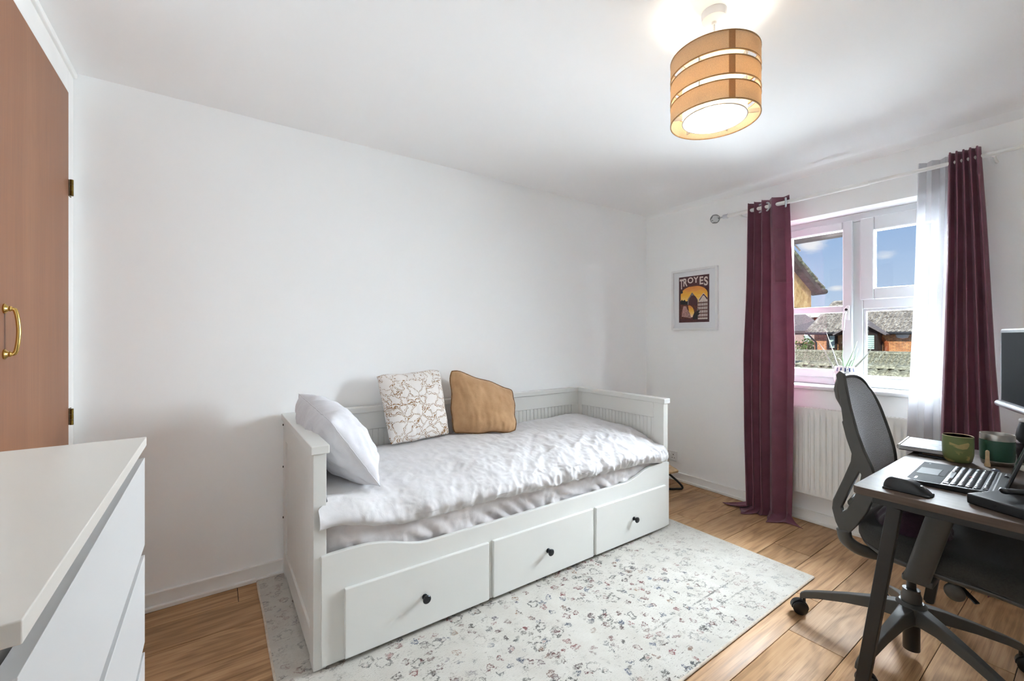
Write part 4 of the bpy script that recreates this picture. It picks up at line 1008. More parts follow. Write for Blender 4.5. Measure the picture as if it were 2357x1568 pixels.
    def plate(x0, x1, far=False):
        bm = bmesh.new(); out = [p for p in OUT if not far or p[1] < .64]
        def loop(pts): vs_ = [bm.verts.new((x0, y, z)) for y, z in pts]; return [bm.edges.new((vs_[i], vs_[(i + 1) % len(vs_)])) for i in range(len(vs_))]
        e = loop(out) + loop(hole); r = bmesh.ops.triangle_fill(bm, edges=e, use_beauty=True)
        fs = [f for f in bm.faces]; ex = bmesh.ops.extrude_face_region(bm, geom=fs)
        bmesh.ops.translate(bm, vec=(x1 - x0, 0, 0), verts=[v for v in ex['geom'] if isinstance(v, bmesh.types.BMVert)])
        bm.verts.ensure_lookup_table(); bm.verts.index_update()
        m = MB().add([v.co.copy() for v in bm.verts], [tuple(v.index for v in f.verts) for f in bm.faces]); bm.free(); return m
    for x0 in (1.992, 2.366): plate(x0, x0 + .026, x0 > 2.2).build('back_side_frame', m_chairframe, t, bevel=.004)
    curve = spline([(.655, 1.050), (.632, .98), (.600, .88), (.572, .78), (.560, .70), (.566, .62), (.584, .57)], 40)
    def mesh_fn(u, v):
        p = curve[min(39, int(v * 39 + .5))]; uu = 2 * u - 1; top = sstep(.0, .08, v)
        hwid = .188 * (.90 + .10 * sstep(0, .10, v)); zz = p.y - .035 * (uu ** 4) * (1 - sstep(0, .3, v)) + .010 * (1 - uu * uu) * (1 - sstep(0, .2, v))
        return (2.206 + uu * hwid, p.x + .020 * (1 - uu * uu) - .004, zz)
    MB().grid(mesh_fn, 30, 39).build('mesh_back', m_mesh, t, smooth='all', solid=.004)
    rim = [mesh_fn(0, 1 - k / 39) for k in range(40)] + [mesh_fn(k / 30, 0) for k in range(1, 30)] + [mesh_fn(1, k / 39) for k in range(40)]
    MB().tube(rim, .0085, 10).build('back_rim', m_chairframe, t, smooth='all')
    for y, z in ((.590, .59),): MB().tube([(2.0, y, z), (2.10, y + .015, z - .005), (2.29, y + .015, z - .005), (2.40, y, z)], .014, 10).build('back_crossbar', m_chairframe, t, smooth='all')
    MB().tube(spline([(2.375, .618, .480), (2.370, .606, .436), (2.335, .555, .404), (2.26, .46, .400)], 18), .020, 12, flat=1.2).build('back_stem', m_chairframe, t, smooth='all')
    MB().tube(spline([(2.005, .618, .480), (2.010, .606, .436), (2.045, .555, .404), (2.12, .46, .400)], 18), .020, 12, flat=1.2).build('back_stem', m_chairframe, t, smooth='all')
chair()

def garment():
    cx, cy, rx, ry = 2.14, .445, .125, .115
    def fn(u, v):
        a = 2 * math.pi * u; r = v
        w = 1 + .16 * nz((math.cos(a) * 1.6, math.sin(a) * 1.6, 4))
        x, y = cx + rx * r * w * math.cos(a), cy + ry * r * w * math.sin(a)
        z = .520 + .095 * (1 - r ** 2.2) + (.022 * nz((x * 16, y * 16, 2)) + .012 * nz((x * 34, y * 34, 6))) * (1 - r * .3) - .006 * (r > .97)
        return (x, y, max(z, .517 + .028 * sstep(.45, .62, y)))
    return tag(MB().grid(fn, 90, 34).build('folded_garment', m_garment, smooth='all'), 'dark plum knitted garment left on the chair seat', 'clothing')
garment()

# ------------------------------------------------------------------ things on the desk
def laptop():
    A, B = Vector((1.9375, .4257, DZ)), Vector((2.259, .4400, DZ)); rz = math.atan2(B.y - A.y, B.x - A.x)
    W, D = .325, .222
    t = thing('laptop', 'open black laptop with its keyboard facing the chair', 'laptop', (A.x, A.y, DZ), rz, local=True)
    # local: x along the front edge, -y towards the hinge
    b = MB().prism([(0, .001), (0, .012), (-D, .021), (-D, .001)], 'x', 0, W).build('base', m_plast, t, bevel=.003)
    sl = lambda y: .012 + .009 * (-y / D)
    m_palm = plain('laptop_palm_rest', srgb(40, 42, 44), .75, spec=.06, nscale=40, namt=.04)
    m_pad = plain('touchpad', srgb(56, 60, 62), .65, spec=.1, nscale=40, namt=.03)
    m_key = plain('laptop_key', srgb(36, 38, 42), .3, nscale=40, namt=.05)
    def slab(x0, x1, y0, y1, dz, m, name, bev=.0006): # y0>y1
        return MB().add([(x0, y0, sl(y0) - .001), (x1, y0, sl(y0) - .001), (x1, y1, sl(y1) - .001), (x0, y1, sl(y1) - .001), (x0, y0, sl(y0) + dz), (x1, y0, sl(y0) + dz), (x1, y1, sl(y1) + dz), (x0, y1, sl(y1) + dz)],
                        [(3, 2, 1, 0), (4, 5, 6, 7), (0, 1, 5, 4), (1, 2, 6, 5), (2, 3, 7, 6), (3, 0, 4, 7)]).build(name, m, b, bevel=bev)
    slab(.004, W - .004, -.003, -.088, .0006, m_palm, 'palm_rest')
    slab(.115, .215, -.012, -.068, .0012, m_pad, 'touchpad'); slab(.115, .215, -.070, -.084, .0014, m_palm, 'touchpad_buttons')
    slab(.030, .060, -.020, -.026, .0009, m_key, 'palm_mark'); slab(.285, .305, -.020, -.026, .0009, m_pad, 'palm_mark')
    slab(.012, W - .012, -.090, -.196, .0002, m_slots, 'key_well')
    rows = 6; kd = .0168
    shared = {}
    for r in range(rows):
        yc = -.098 - r * .0175; h = kd * (.62 if r == 5 else .86)
        keys = [(c * .0212 + .0165, .0185) for c in range(14)]
        if r == 0: keys = [(.0165, .0185), (.0377, .0185), (.0589, .0185), (.0801, .0185), (.1015, .102), (.207, .0185), (.2282, .0185), (.2494, .0185), (.2706, .0185), (.2918, .0185)]
        for kx, kw in keys:
            k_ = (kw, h)
            if k_ not in shared:
                o = box(0, kw, -h, 0, 0, .0022).build('key', m_key, b, bevel=.0008, seg=1); shared[k_] = o.data
            else:
                o = bpy.data.objects.new('key', shared[k_]); COL.objects.link(o); o.parent = b
                bm_ = o.modifiers.new('b', 'BEVEL'); bm_.width = .0008; bm_.segments = 1
            o.location = (kx, yc + h / 2, sl(yc) + .0004)
    MB().lathe([(.001, 0), (.004, 0), (.0035, .002), (.001, .0026)], (.158, -.142, sl(-.142) + .002), 12).build('track_point', plain('red_rubber', srgb(170, 70, 76), .6, nscale=40), b, smooth=True)
    slab(.020, W - .020, -.199, -.203, .0008, m_silver, 'speaker_strip')
    # lid, opened past vertical
    ang = math.radians(17); M = Matrix.Translation((0, -D + .004, .018)) @ Matrix.Rotation(ang, 4, 'X')
    lid = MB().box(0, W, -.010, -.002, .004, .214).xf(M).build('lid', m_plast, t, bevel=.003)
    MB().box(.012, W - .012, -.0022, -.0012, .018, .204).xf(M).build('screen', plain('dark_glossy_screen', srgb(24, 26, 30), .12, nscale=5, namt=.05), lid)
    for x in (.035, W - .075): MB().tube([(x, -D + .006, .019), (x + .04, -D + .006, .019)], .0065, 12).build('hinge', m_plast, t, smooth=True)
laptop()

def mouse():
    t = thing('computer_mouse', 'black wireless mouse on the near corner of the desk', 'mouse', (1.825, .392, DZ), math.radians(-93), local=True)
    L_, W_ = .060, .032
    def fn(u, v):
        a = 2 * math.pi * u; ca, sa = math.cos(a), math.sin(a); e = .75
        x = math.copysign(abs(ca) ** e, ca) * L_; y = math.copysign(abs(sa) ** e, sa) * W_ * (1 - .10 * math.cos(x / L_ * 2))
        prof = math.sin(math.pi / 2 * (1 - v)) ; rr = v ** .45
        hgt = .040 * (1 - .30 * (x * rr / L_ + .25) ** 2 - .30 * sstep(-.1, 1, x * rr / L_))
        return (x * rr, y * rr, .002 + hgt * max(0, (1 - v ** 2.6)) ** .55)
    MB().grid(fn, 64, 24).build('shell', m_plast, t, smooth='all')
    MB().prism([(-.058, .0), (.058, .0), (.056, .006), (-.056, .006)], 'y', -.029, .029).build('underside', m_rubber, t, bevel=.003)
    MB().lathe([(.001, -.0035), (.008, -.0035), (.009, 0), (.008, .0035), (.001, .0035)], seg=20).xf(Matrix.Translation((.034, 0, .0195)) @ Matrix.Rotation(math.pi / 2, 4, 'X')).build('scroll_wheel', m_metalgrey, t, smooth=True)
mouse()

def mk_bird_mug():
    g = G('green_glazed_mug'); co = g.co()
    blot = g.rng(g.noise(co, 24, 3, .6), .53, .57); sp = g.n('SeparateXYZ'); g.set(sp.inputs[0], co)
    low = g.rng(sp.outputs[2], .052, .030)
    c = g.mix(g.math('MULTIPLY', blot, low), srgb(126, 138, 88), srgb(186, 170, 112))
    return g.end(g.pbr(c, .3))
def mugs():
    c = (2.4327, .3727); t = thing('bird_mug', 'olive green tumbler mug with a cream bird motif', 'mug', (c[0], c[1], DZ))
    m_cream = plain('cream_glaze', srgb(226, 206, 168), .35, nscale=20, namt=.03)
    R = .0455
    MB().lathe([(.001, 0), (.034, 0), (.040, .006), (.0445, .030), (R, .06), (.0452, .102), (.0435, .1035), (.0425, .100), (.0428, .06), (.041, .02), (.001, .012)], (c[0], c[1], DZ), 40).build('body', mk_bird_mug(), t, smooth=True)
    MB().lathe([(.0445, .1022), (.0437, .1042), (.0423, .1022)], (c[0], c[1], DZ), 40).build('rim', m_cream, t, smooth=True)
    MB().lathe([(.0424, .1015), (.0422, .06), (.040, .022), (.030, .014), (.001, .0135)], (c[0], c[1], DZ), 40).build('inner_glaze', m_cream, t, smooth=True)
    # bird in low relief on the side facing the room
    a0 = math.atan2(-c[1], -c[0]) + .12
    bird = [(-.030, .080), (-.024, .074), (-.012, .066), (-.004, .072), (.008, .078), (.018, .082), (.024, .084), (.029, .079), (.027, .070), (.021, .060), (.008, .056), (-.006, .059), (-.014, .063), (-.030, .070)]
    tri = MB(); ctr = (.008, .069)
    pt = lambda p: (c[0] + (R + .0006) * math.cos(a0 + p[0] / R), c[1] + (R + .0006) * math.sin(a0 + p[0] / R), DZ + p[1])
    V = [pt(ctr)]; rings = [.35, .7, 1.0]; n = len(bird)
    for r in rings: V += [pt((lerp(ctr[0], b[0], r), lerp(ctr[1], b[1], r))) for b in bird]
    Fq = [(0, 1 + i, 1 + (i + 1) % n) for i in range(n)] + [(1 + k * n + i, 1 + k * n + (i + 1) % n, 1 + (k + 1) * n + (i + 1) % n, 1 + (k + 1) * n + i) for k in range(2) for i in range(n)]
    tri.add(V, Fq).build('bird_motif', plain('cream_motif', srgb(196, 178, 120), .35, nscale=60, namt=.05), t)
    c = (2.500, .276); t = thing('steel_tumbler', 'dark green steel tumbler with bare metal rim', 'tumbler', (c[0], c[1], DZ))
    m_green = plain('dark_green_powder_coat', srgb(32, 74, 56), .45, nscale=30, namt=.05, bump=.06, bscale=600)
    p = lambda pr, nm, m: MB().lathe(pr, (c[0], c[1], DZ), 44).build(nm, m, t, smooth=True)
    p([(.001, 0), (.040, 0), (.0435, .004), (.045, .018), (.0448, .0185)], 'base_band', m_metalgrey)
    p([(.0452, .018), (.0475, .030), (.048, .095), (.0475, .096)], 'coated_body', m_green)
    p([(.0472, .0955), (.0476, .118), (.0465, .1195), (.0455, .118), (.045, .05), (.043, .012), (.001, .010)], 'steel_rim', m_metalgrey)
    c = (2.430, .293); t = thing('wooden_peg', 'short pale wooden peg standing before the green tumbler', 'wooden peg', (c[0], c[1], DZ))
    MB().lathe([(.001, 0), (.0085, 0), (.0085, .010), (.0065, .014), (.006, .030), (.0066, .0305)], (c[0], c[1], DZ), 20).build('stem', m_lightwood, t, smooth=True)
    MB().lathe([(.0066, .0305), (.0058, .032), (.0058, .056), (.0045, .060), (.001, .062)], (c[0], c[1], DZ), 20).build('tip', m_lightwood, t, smooth=True)
mugs()

def stationery():
    t = thing('document_folder', 'dark folder with tan card under the spiral notebook', 'folder', (2.56, .44, DZ), math.radians(6), local=True)
    m_tan = plain('tan_card', srgb(190, 160, 128), .7, nscale=30, namt=.05)
    box(-.15, .13, -.085, .060, .0005, .006).build('cover', m_plast, t, bevel=.001)
    box(-.12, .12, -.080, .050, .0062, .009).build('card_sheet', m_tan, t); box(-.11, .13, -.075, .055, .0092, .0125).build('paper_sheets', m_paper, t)
    t = thing('spiral_notebook', 'spiral bound notebook overhanging the window end of the desk', 'notebook', (2.555, .480, DZ + .013), math.radians(4), local=True)
    box(-.135, .105, -.080, .078, .0, .003).build('back_cover', m_plast, t, bevel=.001)
    pg = MB()
    for k in range(5): pg.box(-.133 + .001 * k, .104, -.078 + .0008 * k, .077, .0032 + k * .0028, .0056 + k * .0028)
    pg.build('pages', m_paper, t, bevel=.0006, seg=1)
    m_print = plain('printed_cover', srgb(130, 134, 142), .6, spec=.15, nscale=26, namt=.3)
    box(-.131, .104, -.077, .076, .0172, .0184).build('front_cover', m_print, t, bevel=.0005)
    co = MB()
    for k in range(26):
        x = -.125 + k * .0088
        co.tube([(x, .078 + .0075 * math.cos(a), .010 + .0105 * math.sin(a)) for a in [math.radians(i * 36) for i in range(11)]], .0009, 5)
    co.build('wire_coil', m_metalgrey, t, smooth='all', kind='stuff')
    t = thing('desk_dock', 'flat black docking box at the near desk edge', 'docking box', (1.86, .175, DZ), math.radians(-24), local=True)
    box(-.052, .075, -.10, .075, .001, .030).build('housing', m_plast, t, bevel=.004, seg=3)
    MB().lathe([(.001, 0), (.005, 0), (.005, .001), (.001, .001)], seg=14).xf(Matrix.Translation((-.052, .01, .016)) @ Matrix.Rotation(-math.pi / 2, 4, 'Y')).build('power_button', m_rubber, t)
    t = thing('headset', 'black headset resting on the docking box', 'headset', (1.93, .12, DZ + .031), math.radians(-10), local=True)
    MB().tube(spline([(-.075, .062, .020), (-.03, .035, .018), (.02, .0, .020), (.08, -.05, .024)], 18), [.008] * 16 + [.007, .004], 12, flat=1.5).build('headband', m_plast, t, smooth='all')
    MB().lathe([(.001, 0), (.034, 0), (.040, .006), (.040, .020), (.030, .028), (.001, .030)], (.035, -.035, .0), 28).build('ear_cup', m_plast, t, smooth=True)
    t = thing('rubber_stopper', 'small blue-grey domed stopper behind the laptop keyboard', 'stopper', (2.342, .262, DZ))
    MB().lathe([(.001, 0), (.012, 0), (.013, .004), (.010, .010), (.004, .013), (.001, .0135)], (2.342, .262, DZ), 20).build('dome', plain('blue_grey_rubber', srgb(104, 112, 130), .4, nscale=30), t, smooth=True)
stationery()

def monitor():
    A = Vector((2.725, .291, 0)); d = Vector((-.937, -.35, 0)).normalized(); n = Vector((-.35, .937, 0)).normalized()
    W = .54; c = A + d * W / 2
    t = thing('computer_monitor', 'white framed desktop monitor cut off at the right edge', 'monitor', (c.x, c.y, DZ), math.atan2(-d.y, -d.x), local=True)
    # local: +x towards the far (left-hand) edge, +y is the screen side
    z0, z1 = .205, .530
    MB().box(-W / 2, W / 2, -.022, 0, z0, z1).build('housing', m_white, t, bevel=.005, seg=3)
    m_bez = plain('black_bezel', srgb(14, 14, 15), .3, nscale=30); m_scr = plain('switched_off_screen', srgb(24, 26, 28), .65, spec=.05, nscale=6, namt=.03)
    s = box(-W / 2 + .006, W / 2 - .006, -.001, .0015, z0 + .024, z1 - .006).build('bezel', m_bez, t)
    box(-W / 2 + .018, W / 2 - .018, .0012, .0024, z0 + .028, z1 - .016).build('screen', m_scr, s)
    MB().tube([(-W / 2 - .006, .004, z0 + .012), (W / 2 + .006, .004, z0 + .012)], .013, 16).build('lower_bar', m_silver, t, smooth=True)
    MB().box(-.03, .03, -.055, -.022, .010, .36).build('neck', m_silver, t, bevel=.006)
    MB().lathe([(.001, .001), (.056, .001), (.058, .004), (.055, .009), (.001, .010)], (.0, -.03, 0), 48).build('round_base', plain('pale_stand', srgb(206, 200, 190), .35, nscale=20, namt=.02), t, smooth=True)
    c2 = onz(2362, 1080, DZ)
    px, py = 2.640, .205
    t = thing('lidded_jug', 'small black jug with a white lid at the right desk edge', 'jug', (px, py, DZ))
    MB().lathe([(.001, 0), (.030, 0), (.033, .004), (.040, .060), (.041, .072), (.036, .074), (.001, .070)], (px, py, DZ), 32).build('saucer_cup', plain('dark_plum_gloss', srgb(44, 30, 36), .2, nscale=10), t, smooth=True)
    MB().lathe([(.001, .072), (.026, .074), (.037, .088), (.039, .100), (.034, .130), (.027, .160), (.001, .162)], (px, py, DZ), 32).build('body', m_plast, t, smooth=True)
    MB().lathe([(.001, .160), (.029, .160), (.030, .166), (.026, .172), (.001, .173)], (px, py, DZ), 32).build('lid', m_white, t, smooth=True)
monitor()

# ------------------------------------------------------------------ outside
def tile_field(p0, udir, vdir, ulen, vlen, pitch, gauge, amp, step, mat_nu=6):
    """interlocking pantile surface: udir along the eave, vdir up the slope"""
    udir = Vector(udir).normalized(); vdir = Vector(vdir).normalized(); nrm = udir.cross(vdir).normalized()
    if nrm.z < 0: nrm = -nrm
    rows = max(1, int(vlen / gauge + .5)); cols = int(ulen / pitch * mat_nu)
    m = MB(); p0 = Vector(p0)
    for r in range(rows):
        V = []
        for j, (t, lift) in enumerate(((0, step), (1.08, .0))):
            for i in range(cols + 1):
                u = i / cols * ulen; ph = (u / pitch) % 1
                h = amp * (math.sin(2 * math.pi * ph) * .5 + .35 * math.sin(4 * math.pi * ph + .6))
                V.append(p0 + udir * u + vdir * ((r + t) * gauge) + nrm * (h + lift))
        base = []
        for i in range(cols + 1): base.append(V[i] - nrm * (step + .004))
        n = cols + 1
        m.add(base + V, [(i, i + 1, n + i + 1, n + i) for i in range(cols)] + [(n + i, n + i + 1, 2 * n + i + 1, 2 * n + i) for i in range(cols)])
    return m
def outside():
    # brick house across the yard
    D = 27.0; yl = onx(1866, 764, D).y + .25; ze = 1.47
    t = thing('brick_house', 'orange brick house with grey tiled roof seen through the window', 'house', (D + 3, 4.5, -4))
    y0 = -4.0; y1 = yl - .3
    box(D + .35, D + 7, y0, y1, -4, ze - .02).build('brick_wall', m_brick, t)
    pitch = math.radians(30); run = 3.0; rise = run * math.tan(pitch)
    # front slope with hipped left end: trim the tile field to the hip line
    fld = tile_field((D, y0, ze), (0, 1, 0), (math.cos(pitch), 0, math.sin(pitch)), yl - y0, run / math.cos(pitch), .17, .30, .07, .03, 6)
    keep = []
    for f in fld.f:
        c = sum((Vector(fld.v[i]) for i in f), Vector()) / len(f)
        if c.y < yl - (c.x - D) * .12: keep.append(f)
    fld.f = keep; fld.build('roof_tiles', m_tile, t, smooth=True, kind='stuff')
    MB().add([(D - .02, y0, ze - .06), (D - .02, yl, ze - .06), (D + run, yl - run * .12, ze + rise - .06), (D + run, y0, ze + rise - .06), (D + 2 * run, yl, ze - .06), (D + 2 * run, y0, ze - .06)], [(0, 1, 2, 3), (1, 4, 2), (3, 2, 4, 5)]).build('roof_deck', m_slate, t)
    hip = MB().tube([(D + .05, yl - .05, ze + .05), (D + run, yl - run * .12, ze + rise + .06)], .09, 8); hip.tube([(D + run, yl - run * .12, ze + rise + .06), (D + run, y0, ze + rise + .06)], .10, 8); hip.build('ridge_tiles', m_tile, t, smooth=True)
    box(D - .02, D + .36, y0, yl - .1, ze - .12, ze - .06).build('soffit', m_fascia, t)
    MB().tube([(D - .05, y0, ze - .05), (D - .05, yl, ze - .05)], .06, 8).build('gutter', m_gutter, t, smooth=True)
    MB().tube([(D - .02, yl - .15, ze - .12), (D + .28, yl - .42, ze - .55), (D + .28, yl - .42, -4)], .045, 8).build('downpipe', m_gutter, t, smooth=True)
    def win(pa, pb, name='window', tilt=0):
        a, b = onx(*pa, D + .33), onx(*pb, D + .33); ya, yb_, za, zb = min(a.y, b.y), max(a.y, b.y), min(a.z, b.z), max(a.z, b.z); e = .09
        fr = MB().box(D + .22, D + .36, ya - e, yb_ + e, za - e, za).box(D + .22, D + .36, ya - e, yb_ + e, zb, zb + e).box(D + .22, D + .36, ya - e, ya, za, zb).box(D + .22, D + .36, yb_, yb_ + e, za, zb).build(name, m_fascia, t)
        box(D + .28, D + .34, ya, yb_, za, zb).build('pane', m_outglass, fr)
        box(D + .24, D + .29, ya, yb_, lerp(za, zb, .47), lerp(za, zb, .52)).build('meeting_rail', m_outwhite, fr)
    win((1910, 773), (1923, 801))
    # projecting gabled bay clad in dark boards
    bx = D - .35; a, b = onx(1989, 760, bx), onx(2021, 815, bx); by0, by1 = b.y, a.y + .9; zt = onx(2021, 765, bx).z
    box(bx, D + .4, by0, by1, -4, zt).build('bay', m_fascia, t)
    gz = onx(1994, 742, bx).z; ym = (by0 + by1) / 2
    MB().prism([(by0, zt), (by1, zt), (ym, gz)], 'x', bx, D + 1.2).build('bay_gable', m_fascia, t)
    MB().add([(bx - .2, by0 - .35, zt - .12), (bx - .2, ym, gz + .10), (D + 2.2, ym, gz + .10), (D + .9, by0 - .35, zt - .12), (bx - .2, by1 + .35, zt - .12), (D + .9, by1 + .35, zt - .12)], [(0, 1, 2, 3), (1, 4, 5, 2)]).build('bay_roof', m_slate, t, solid=.08)
    a, b = onx(1996, 772, bx), onx(2013, 804, bx)
    fr = box(bx - .05, bx + .02, b.y - .12, a.y + .12, b.z - .12, a.z + .12).build('bay_window', m_fascia, t)
    box(bx - .07, bx - .04, b.y, a.y, b.z, a.z).build('pane', m_outglass, fr)
    a = onx(2078, 772, D + .33)
    MB().lathe([(.001, -.10), (.20, -.04), (.26, .10), (.20, .16), (.001, .18)], (D + .28, a.y, a.z - .08), 16, sx=.5).build('alarm_box', m_outwhite, t, smooth=True)
    a = onx(2040, 800, D + .3); MB().tube([(a.x, a.y + .35, ze - .1), (a.x, a.y, ze - .55), (a.x, a.y, -4)], .10, 10).build('soil_pipe', m_pipe, t, smooth=True)
    # garage roof in front of it
    GX = 23.6; zr = onx(1960, 813, GX).z; pt = math.radians(30); n = 1.55
    t = thing('garage', 'low grey tiled garage roof in front of the brick house', 'garage', (GX - 1, 4, -4))
    tile_field((GX - n * math.cos(pt), -2, zr - n * math.sin(pt)), (0, 1, 0), (math.cos(pt), 0, math.sin(pt)), 13, n, .17, .31, .075, .035, 6).build('roof_tiles', m_tile_l, t, smooth=True, kind='stuff')
    MB().tube([(GX, -2, zr + .01), (GX, 11, zr + .01)], .11, 8).build('ridge_tiles', m_tile_l, t, smooth=True)
    MB().prism([(GX - 3.2, zr - 1.95), (GX, zr - .06), (GX + 1.5, zr - .95), (GX + 1.5, -4), (GX - 3.2, -4)], 'y', -2, 11).build('garage_walls', m_slate, t)
    # near lean-to roof below the window
    NX = 10.0; zr = onx(2040, 846, NX).z; ptn = math.radians(28)
    t = thing('near_roof', 'lichened tile roof edge just beyond the window', 'roof', (NX, 2.5, -3))
    ud, vd = Vector((0, 1, 0)), Vector((math.cos(ptn), 0, math.sin(ptn))); nr = Vector((-math.sin(ptn), 0, math.cos(ptn)))
    cw, gl = .30, .33; first = None
    for r in range(2):
        for k in range(16):
            org = Vector((NX, .6 + k * cw, zr)) - vd * (gl * (r + 1) + .05) + Vector((0, (r % 2) * .15, 0))
            if first is None:
                m = MB()
                def fn(u, v):
                    ph = u * 2; return Vector((0, u * (cw + .01), 0)) + vd * (v * gl * 1.1) + nr * (.034 * (math.sin(2 * math.pi * ph) * .6 + .3 * math.sin(4 * math.pi * ph)) + .035 * (1 - v))
                m.grid(fn, 16, 2); o = m.build('roof_tile', m_tile_l, None, smooth='all', solid=.016); o.parent = t; first = o.data
            else:
                o = bpy.data.objects.new('roof_tile', first); COL.objects.link(o); o.parent = t; md = o.modifiers.new('t', 'SOLIDIFY'); md.thickness = .016; md.offset = 0
            o.location = org - ORG[t]
    rd = None
    for k in range(12):
        if rd is None:
            o = MB().add(*(lambda s_: (s_.v, s_.f))(MB().grid(lambda u, v: (.15 * math.cos(math.pi * u), v * .455, .07 * math.sin(math.pi * u) + .012 * (1 - v)), 10, 3))).build('ridge_tile', m_tile_l, None, smooth='all', solid=.02); o.parent = t; rd = o.data
        else:
            o = bpy.data.objects.new('ridge_tile', rd); COL.objects.link(o); o.parent = t; md = o.modifiers.new('t', 'SOLIDIFY'); md.thickness = .02; md.offset = 0
        o.location = Vector((NX + .06, .5 + k * .45, zr - .03)) - ORG[t]
    MB().prism([(NX - 1.0, zr - .62), (NX + .05, zr - .07), (NX + 1.0, zr - .6), (NX + 1.0, -3), (NX - 1.0, -3)], 'y', .55, 5.5).build('walls', m_slate, t)
    # upper storey of the adjoining house: gable end facing this way, roof falling to the right
    AY = 2.95; V = lambda px, py: ony(px, py, AY)
    t = thing('adjoining_gable', 'buff gable end with mossy tiled verge at the upper left pane', 'gable', (7.2, AY + 1, -4))
    e, a = V(1888, 662), V(1800, 552); wl = ony(1867, 668, AY + .12); bot = V(1860, 707).z
    sl = (a.z - e.z) / (a.x - e.x); zat = lambda x: e.z + sl * (x - e.x)
    x0 = 5.2
    MB().prism([(x0, bot), (wl.x, bot), (wl.x, zat(wl.x) - .06), (x0, zat(x0) - .06)], 'y', AY + .12, AY + 4).build('gable_wall', m_tan, t)
    MB().box(x0, wl.x - .1, AY + 1.8, AY + 4, -4, bot).build('lower_wall', m_tan, t)
    MB().prism([(x0, zat(x0) - .13), (e.x - .02, e.z - .10), (e.x, e.z - .03), (x0, zat(x0) - .04)], 'y', AY - .02, AY + .10).build('barge_board', m_timber, t)
    MB().prism([(x0, zat(x0) - .04), (e.x + .05, e.z - .05), (e.x + .05, e.z), (x0, zat(x0) + .01)], 'y', AY + .02, AY + 4.2).build('roof_slope', m_moss, t)
    nn = 11
    for k in range(nn):
        xa = lerp(e.x + .08, x0, k / nn); xb = lerp(e.x + .08, x0, (k + 1.1) / nn); d1, d2 = random.uniform(.02, .045), random.uniform(.0, .02)
        MB().prism([(xa, zat(xa) + d1 - .035), (xa, zat(xa) + d1), (xb, zat(xb) + d2), (xb, zat(xb) + d2 - .035)], 'y', AY - .05, AY + .30).build('verge_tile', m_moss, t, bevel=.006)
    g_ = V(1903, 664); MB().tube([(wl.x, AY + .1, e.z - .09), (g_.x, AY + .02, e.z - .05)], .045, 8).build('gutter_end', m_timber, t, smooth=True)
    # our own eaves gutter over the window
    a, b = onx(1820, 568, 3.85), onx(1960, 536, 3.85)
    z = (a.z + b.z) / 2
    t = thing('eaves_gutter', 'weathered eaves board across the top of the left pane', 'gutter', (3.9, 1.2, 2.0))
    z = 2.009
    MB().box(3.95, 4.03, .2, 2.6, z, z + .12).build('eaves_board', m_fascia, t)
    p, q_ = onx(1828, 562, 3.99), onx(1842, 578, 3.99)
    MB().tube([p, q_], .006, 8).build('bracket_rod', m_timber, t, smooth=True)
    box(3.545, 4.03, .2, 2.6, z + .12, z + .15).build('soffit_board', m_timber, t)
    # distant houses
    FX = 42.0
    t = thing('mansard_house', 'distant red tiled mansard house with white dormer window', 'house', (FX + 3, 16, -4))
    P = lambda px, py: onx(px, py, FX)
    def rect(px0, py0, px1, py1, d0, d1, name, m, par=None):
        a, b = P(px0, py0), P(px1, py1); return box(FX + d0, FX + d1, b.y, a.y, b.z, a.z).build(name, m, par or t)
    rect(1800, 728, 1935, 790, .0, 6, 'hung_tile_wall', m_redtile); rect(1800, 724, 1935, 729, -.5, 0, 'white_fascia', m_outwhite)
    rect(1800, 715, 1932, 725, .6, 6, 'lead_roof', m_lead)
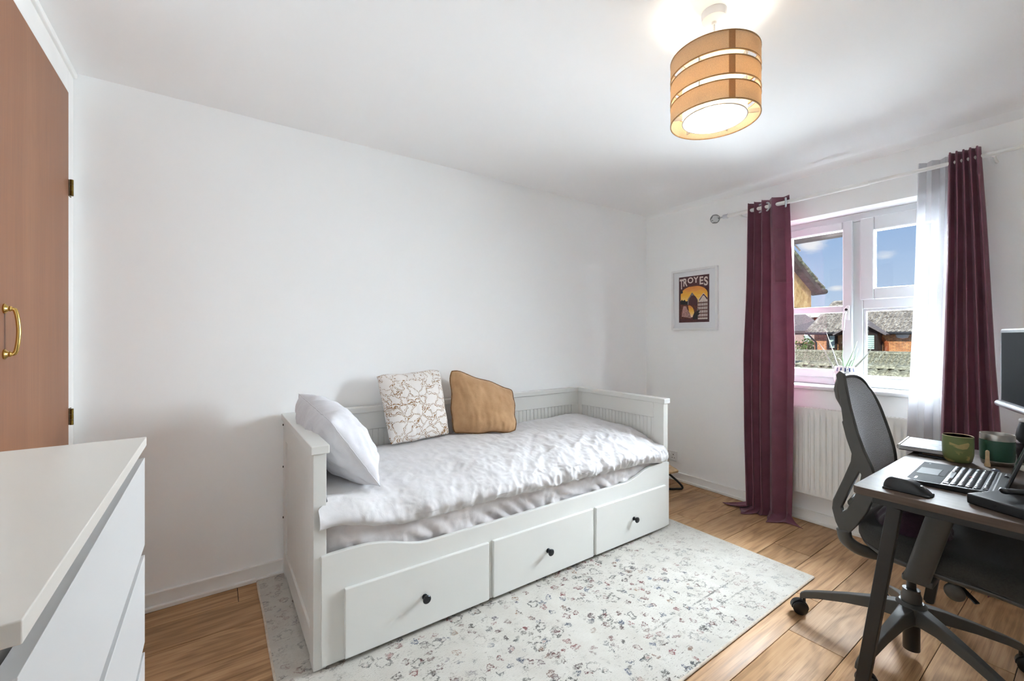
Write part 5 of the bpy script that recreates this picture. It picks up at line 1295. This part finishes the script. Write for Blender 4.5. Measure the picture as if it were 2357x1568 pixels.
    a, b, c = P(1848, 718), P(1876, 718), P(1861, 711); MB().prism([(a.y, a.z), (b.y, b.z), (c.y, c.z)], 'x', FX - .2, FX + 2).build('dormer_gable', m_tan, t)
    rect(1855, 727, 1873, 752, -.9, .2, 'dormer', m_outwhite)
    w_ = rect(1858.5, 730, 1870, 746, -.97, -.85, 'dormer_window', m_outwhite)
    for k in range(3): rect(1859 + k * 3.9, 731, 1861.8 + k * 3.9, 745, -1.0, -.94, 'pane', m_outglass, w_)
    t = thing('pebbledash_house', 'distant pink pebbledash house with grey slate roof', 'house', (38, 14, -4)); FX = 38.0
    rect(1790, 765, 1880, 830, 0, 2.5, 'rendered_wall', m_pink)
    a, b, c, d = P(1790, 765), P(1866, 764), P(1846, 742), P(1790, 705)
    MB().add([(FX - .2, a.y, a.z), (FX - .2, b.y, b.z), (FX + 2.4, c.y, c.z + .1), (FX + 3, d.y, d.z)], [(0, 1, 2, 3)]).build('slate_roof', m_slate, t, solid=.2)
    w_ = rect(1852.5, 769.5, 1867.5, 788, -.12, .05, 'window', m_outwhite)
    for k in range(3): rect(1854 + k * 4.5, 772, 1857.2 + k * 4.5, 786.5, -.16, -.08, 'pane', m_outglass, w_)
    rect(1790, 788.5, 1880, 790.5, -.15, .05, 'string_course', m_tan)
    t = thing('garden_shrub', 'small green shrub beside the brick house corner', 'shrub', (31, 9.6, -1)); 
    cen = onx(1868, 806, 31.5); mb = MB()
    for k in range(420):
        v = Vector((random.gauss(0, .45), random.gauss(0, .42), random.gauss(0, .32))); p = cen + v; s_ = .10
        d1 = Vector((random.uniform(-1, 1), random.uniform(-1, 1), random.uniform(-.5, 1))).normalized() * s_; d2 = d1.cross(Vector((random.random(), random.random(), random.random()))).normalized() * s_ * .6
        mb.add([p - d1, p + d2, p + d1, p - d2], [(0, 1, 2, 3)])
    mb.build('foliage', m_leaf_out, t, kind='stuff')
    MB().tube([cen - UP * 3, cen], .05, 6).build('stem', m_timber, t)
    tag(box(4.5, 120, -60, 90, -4.6, -4.0).build('ground', m_ground), 'grey ground outside the window', kind='structure')
outside()
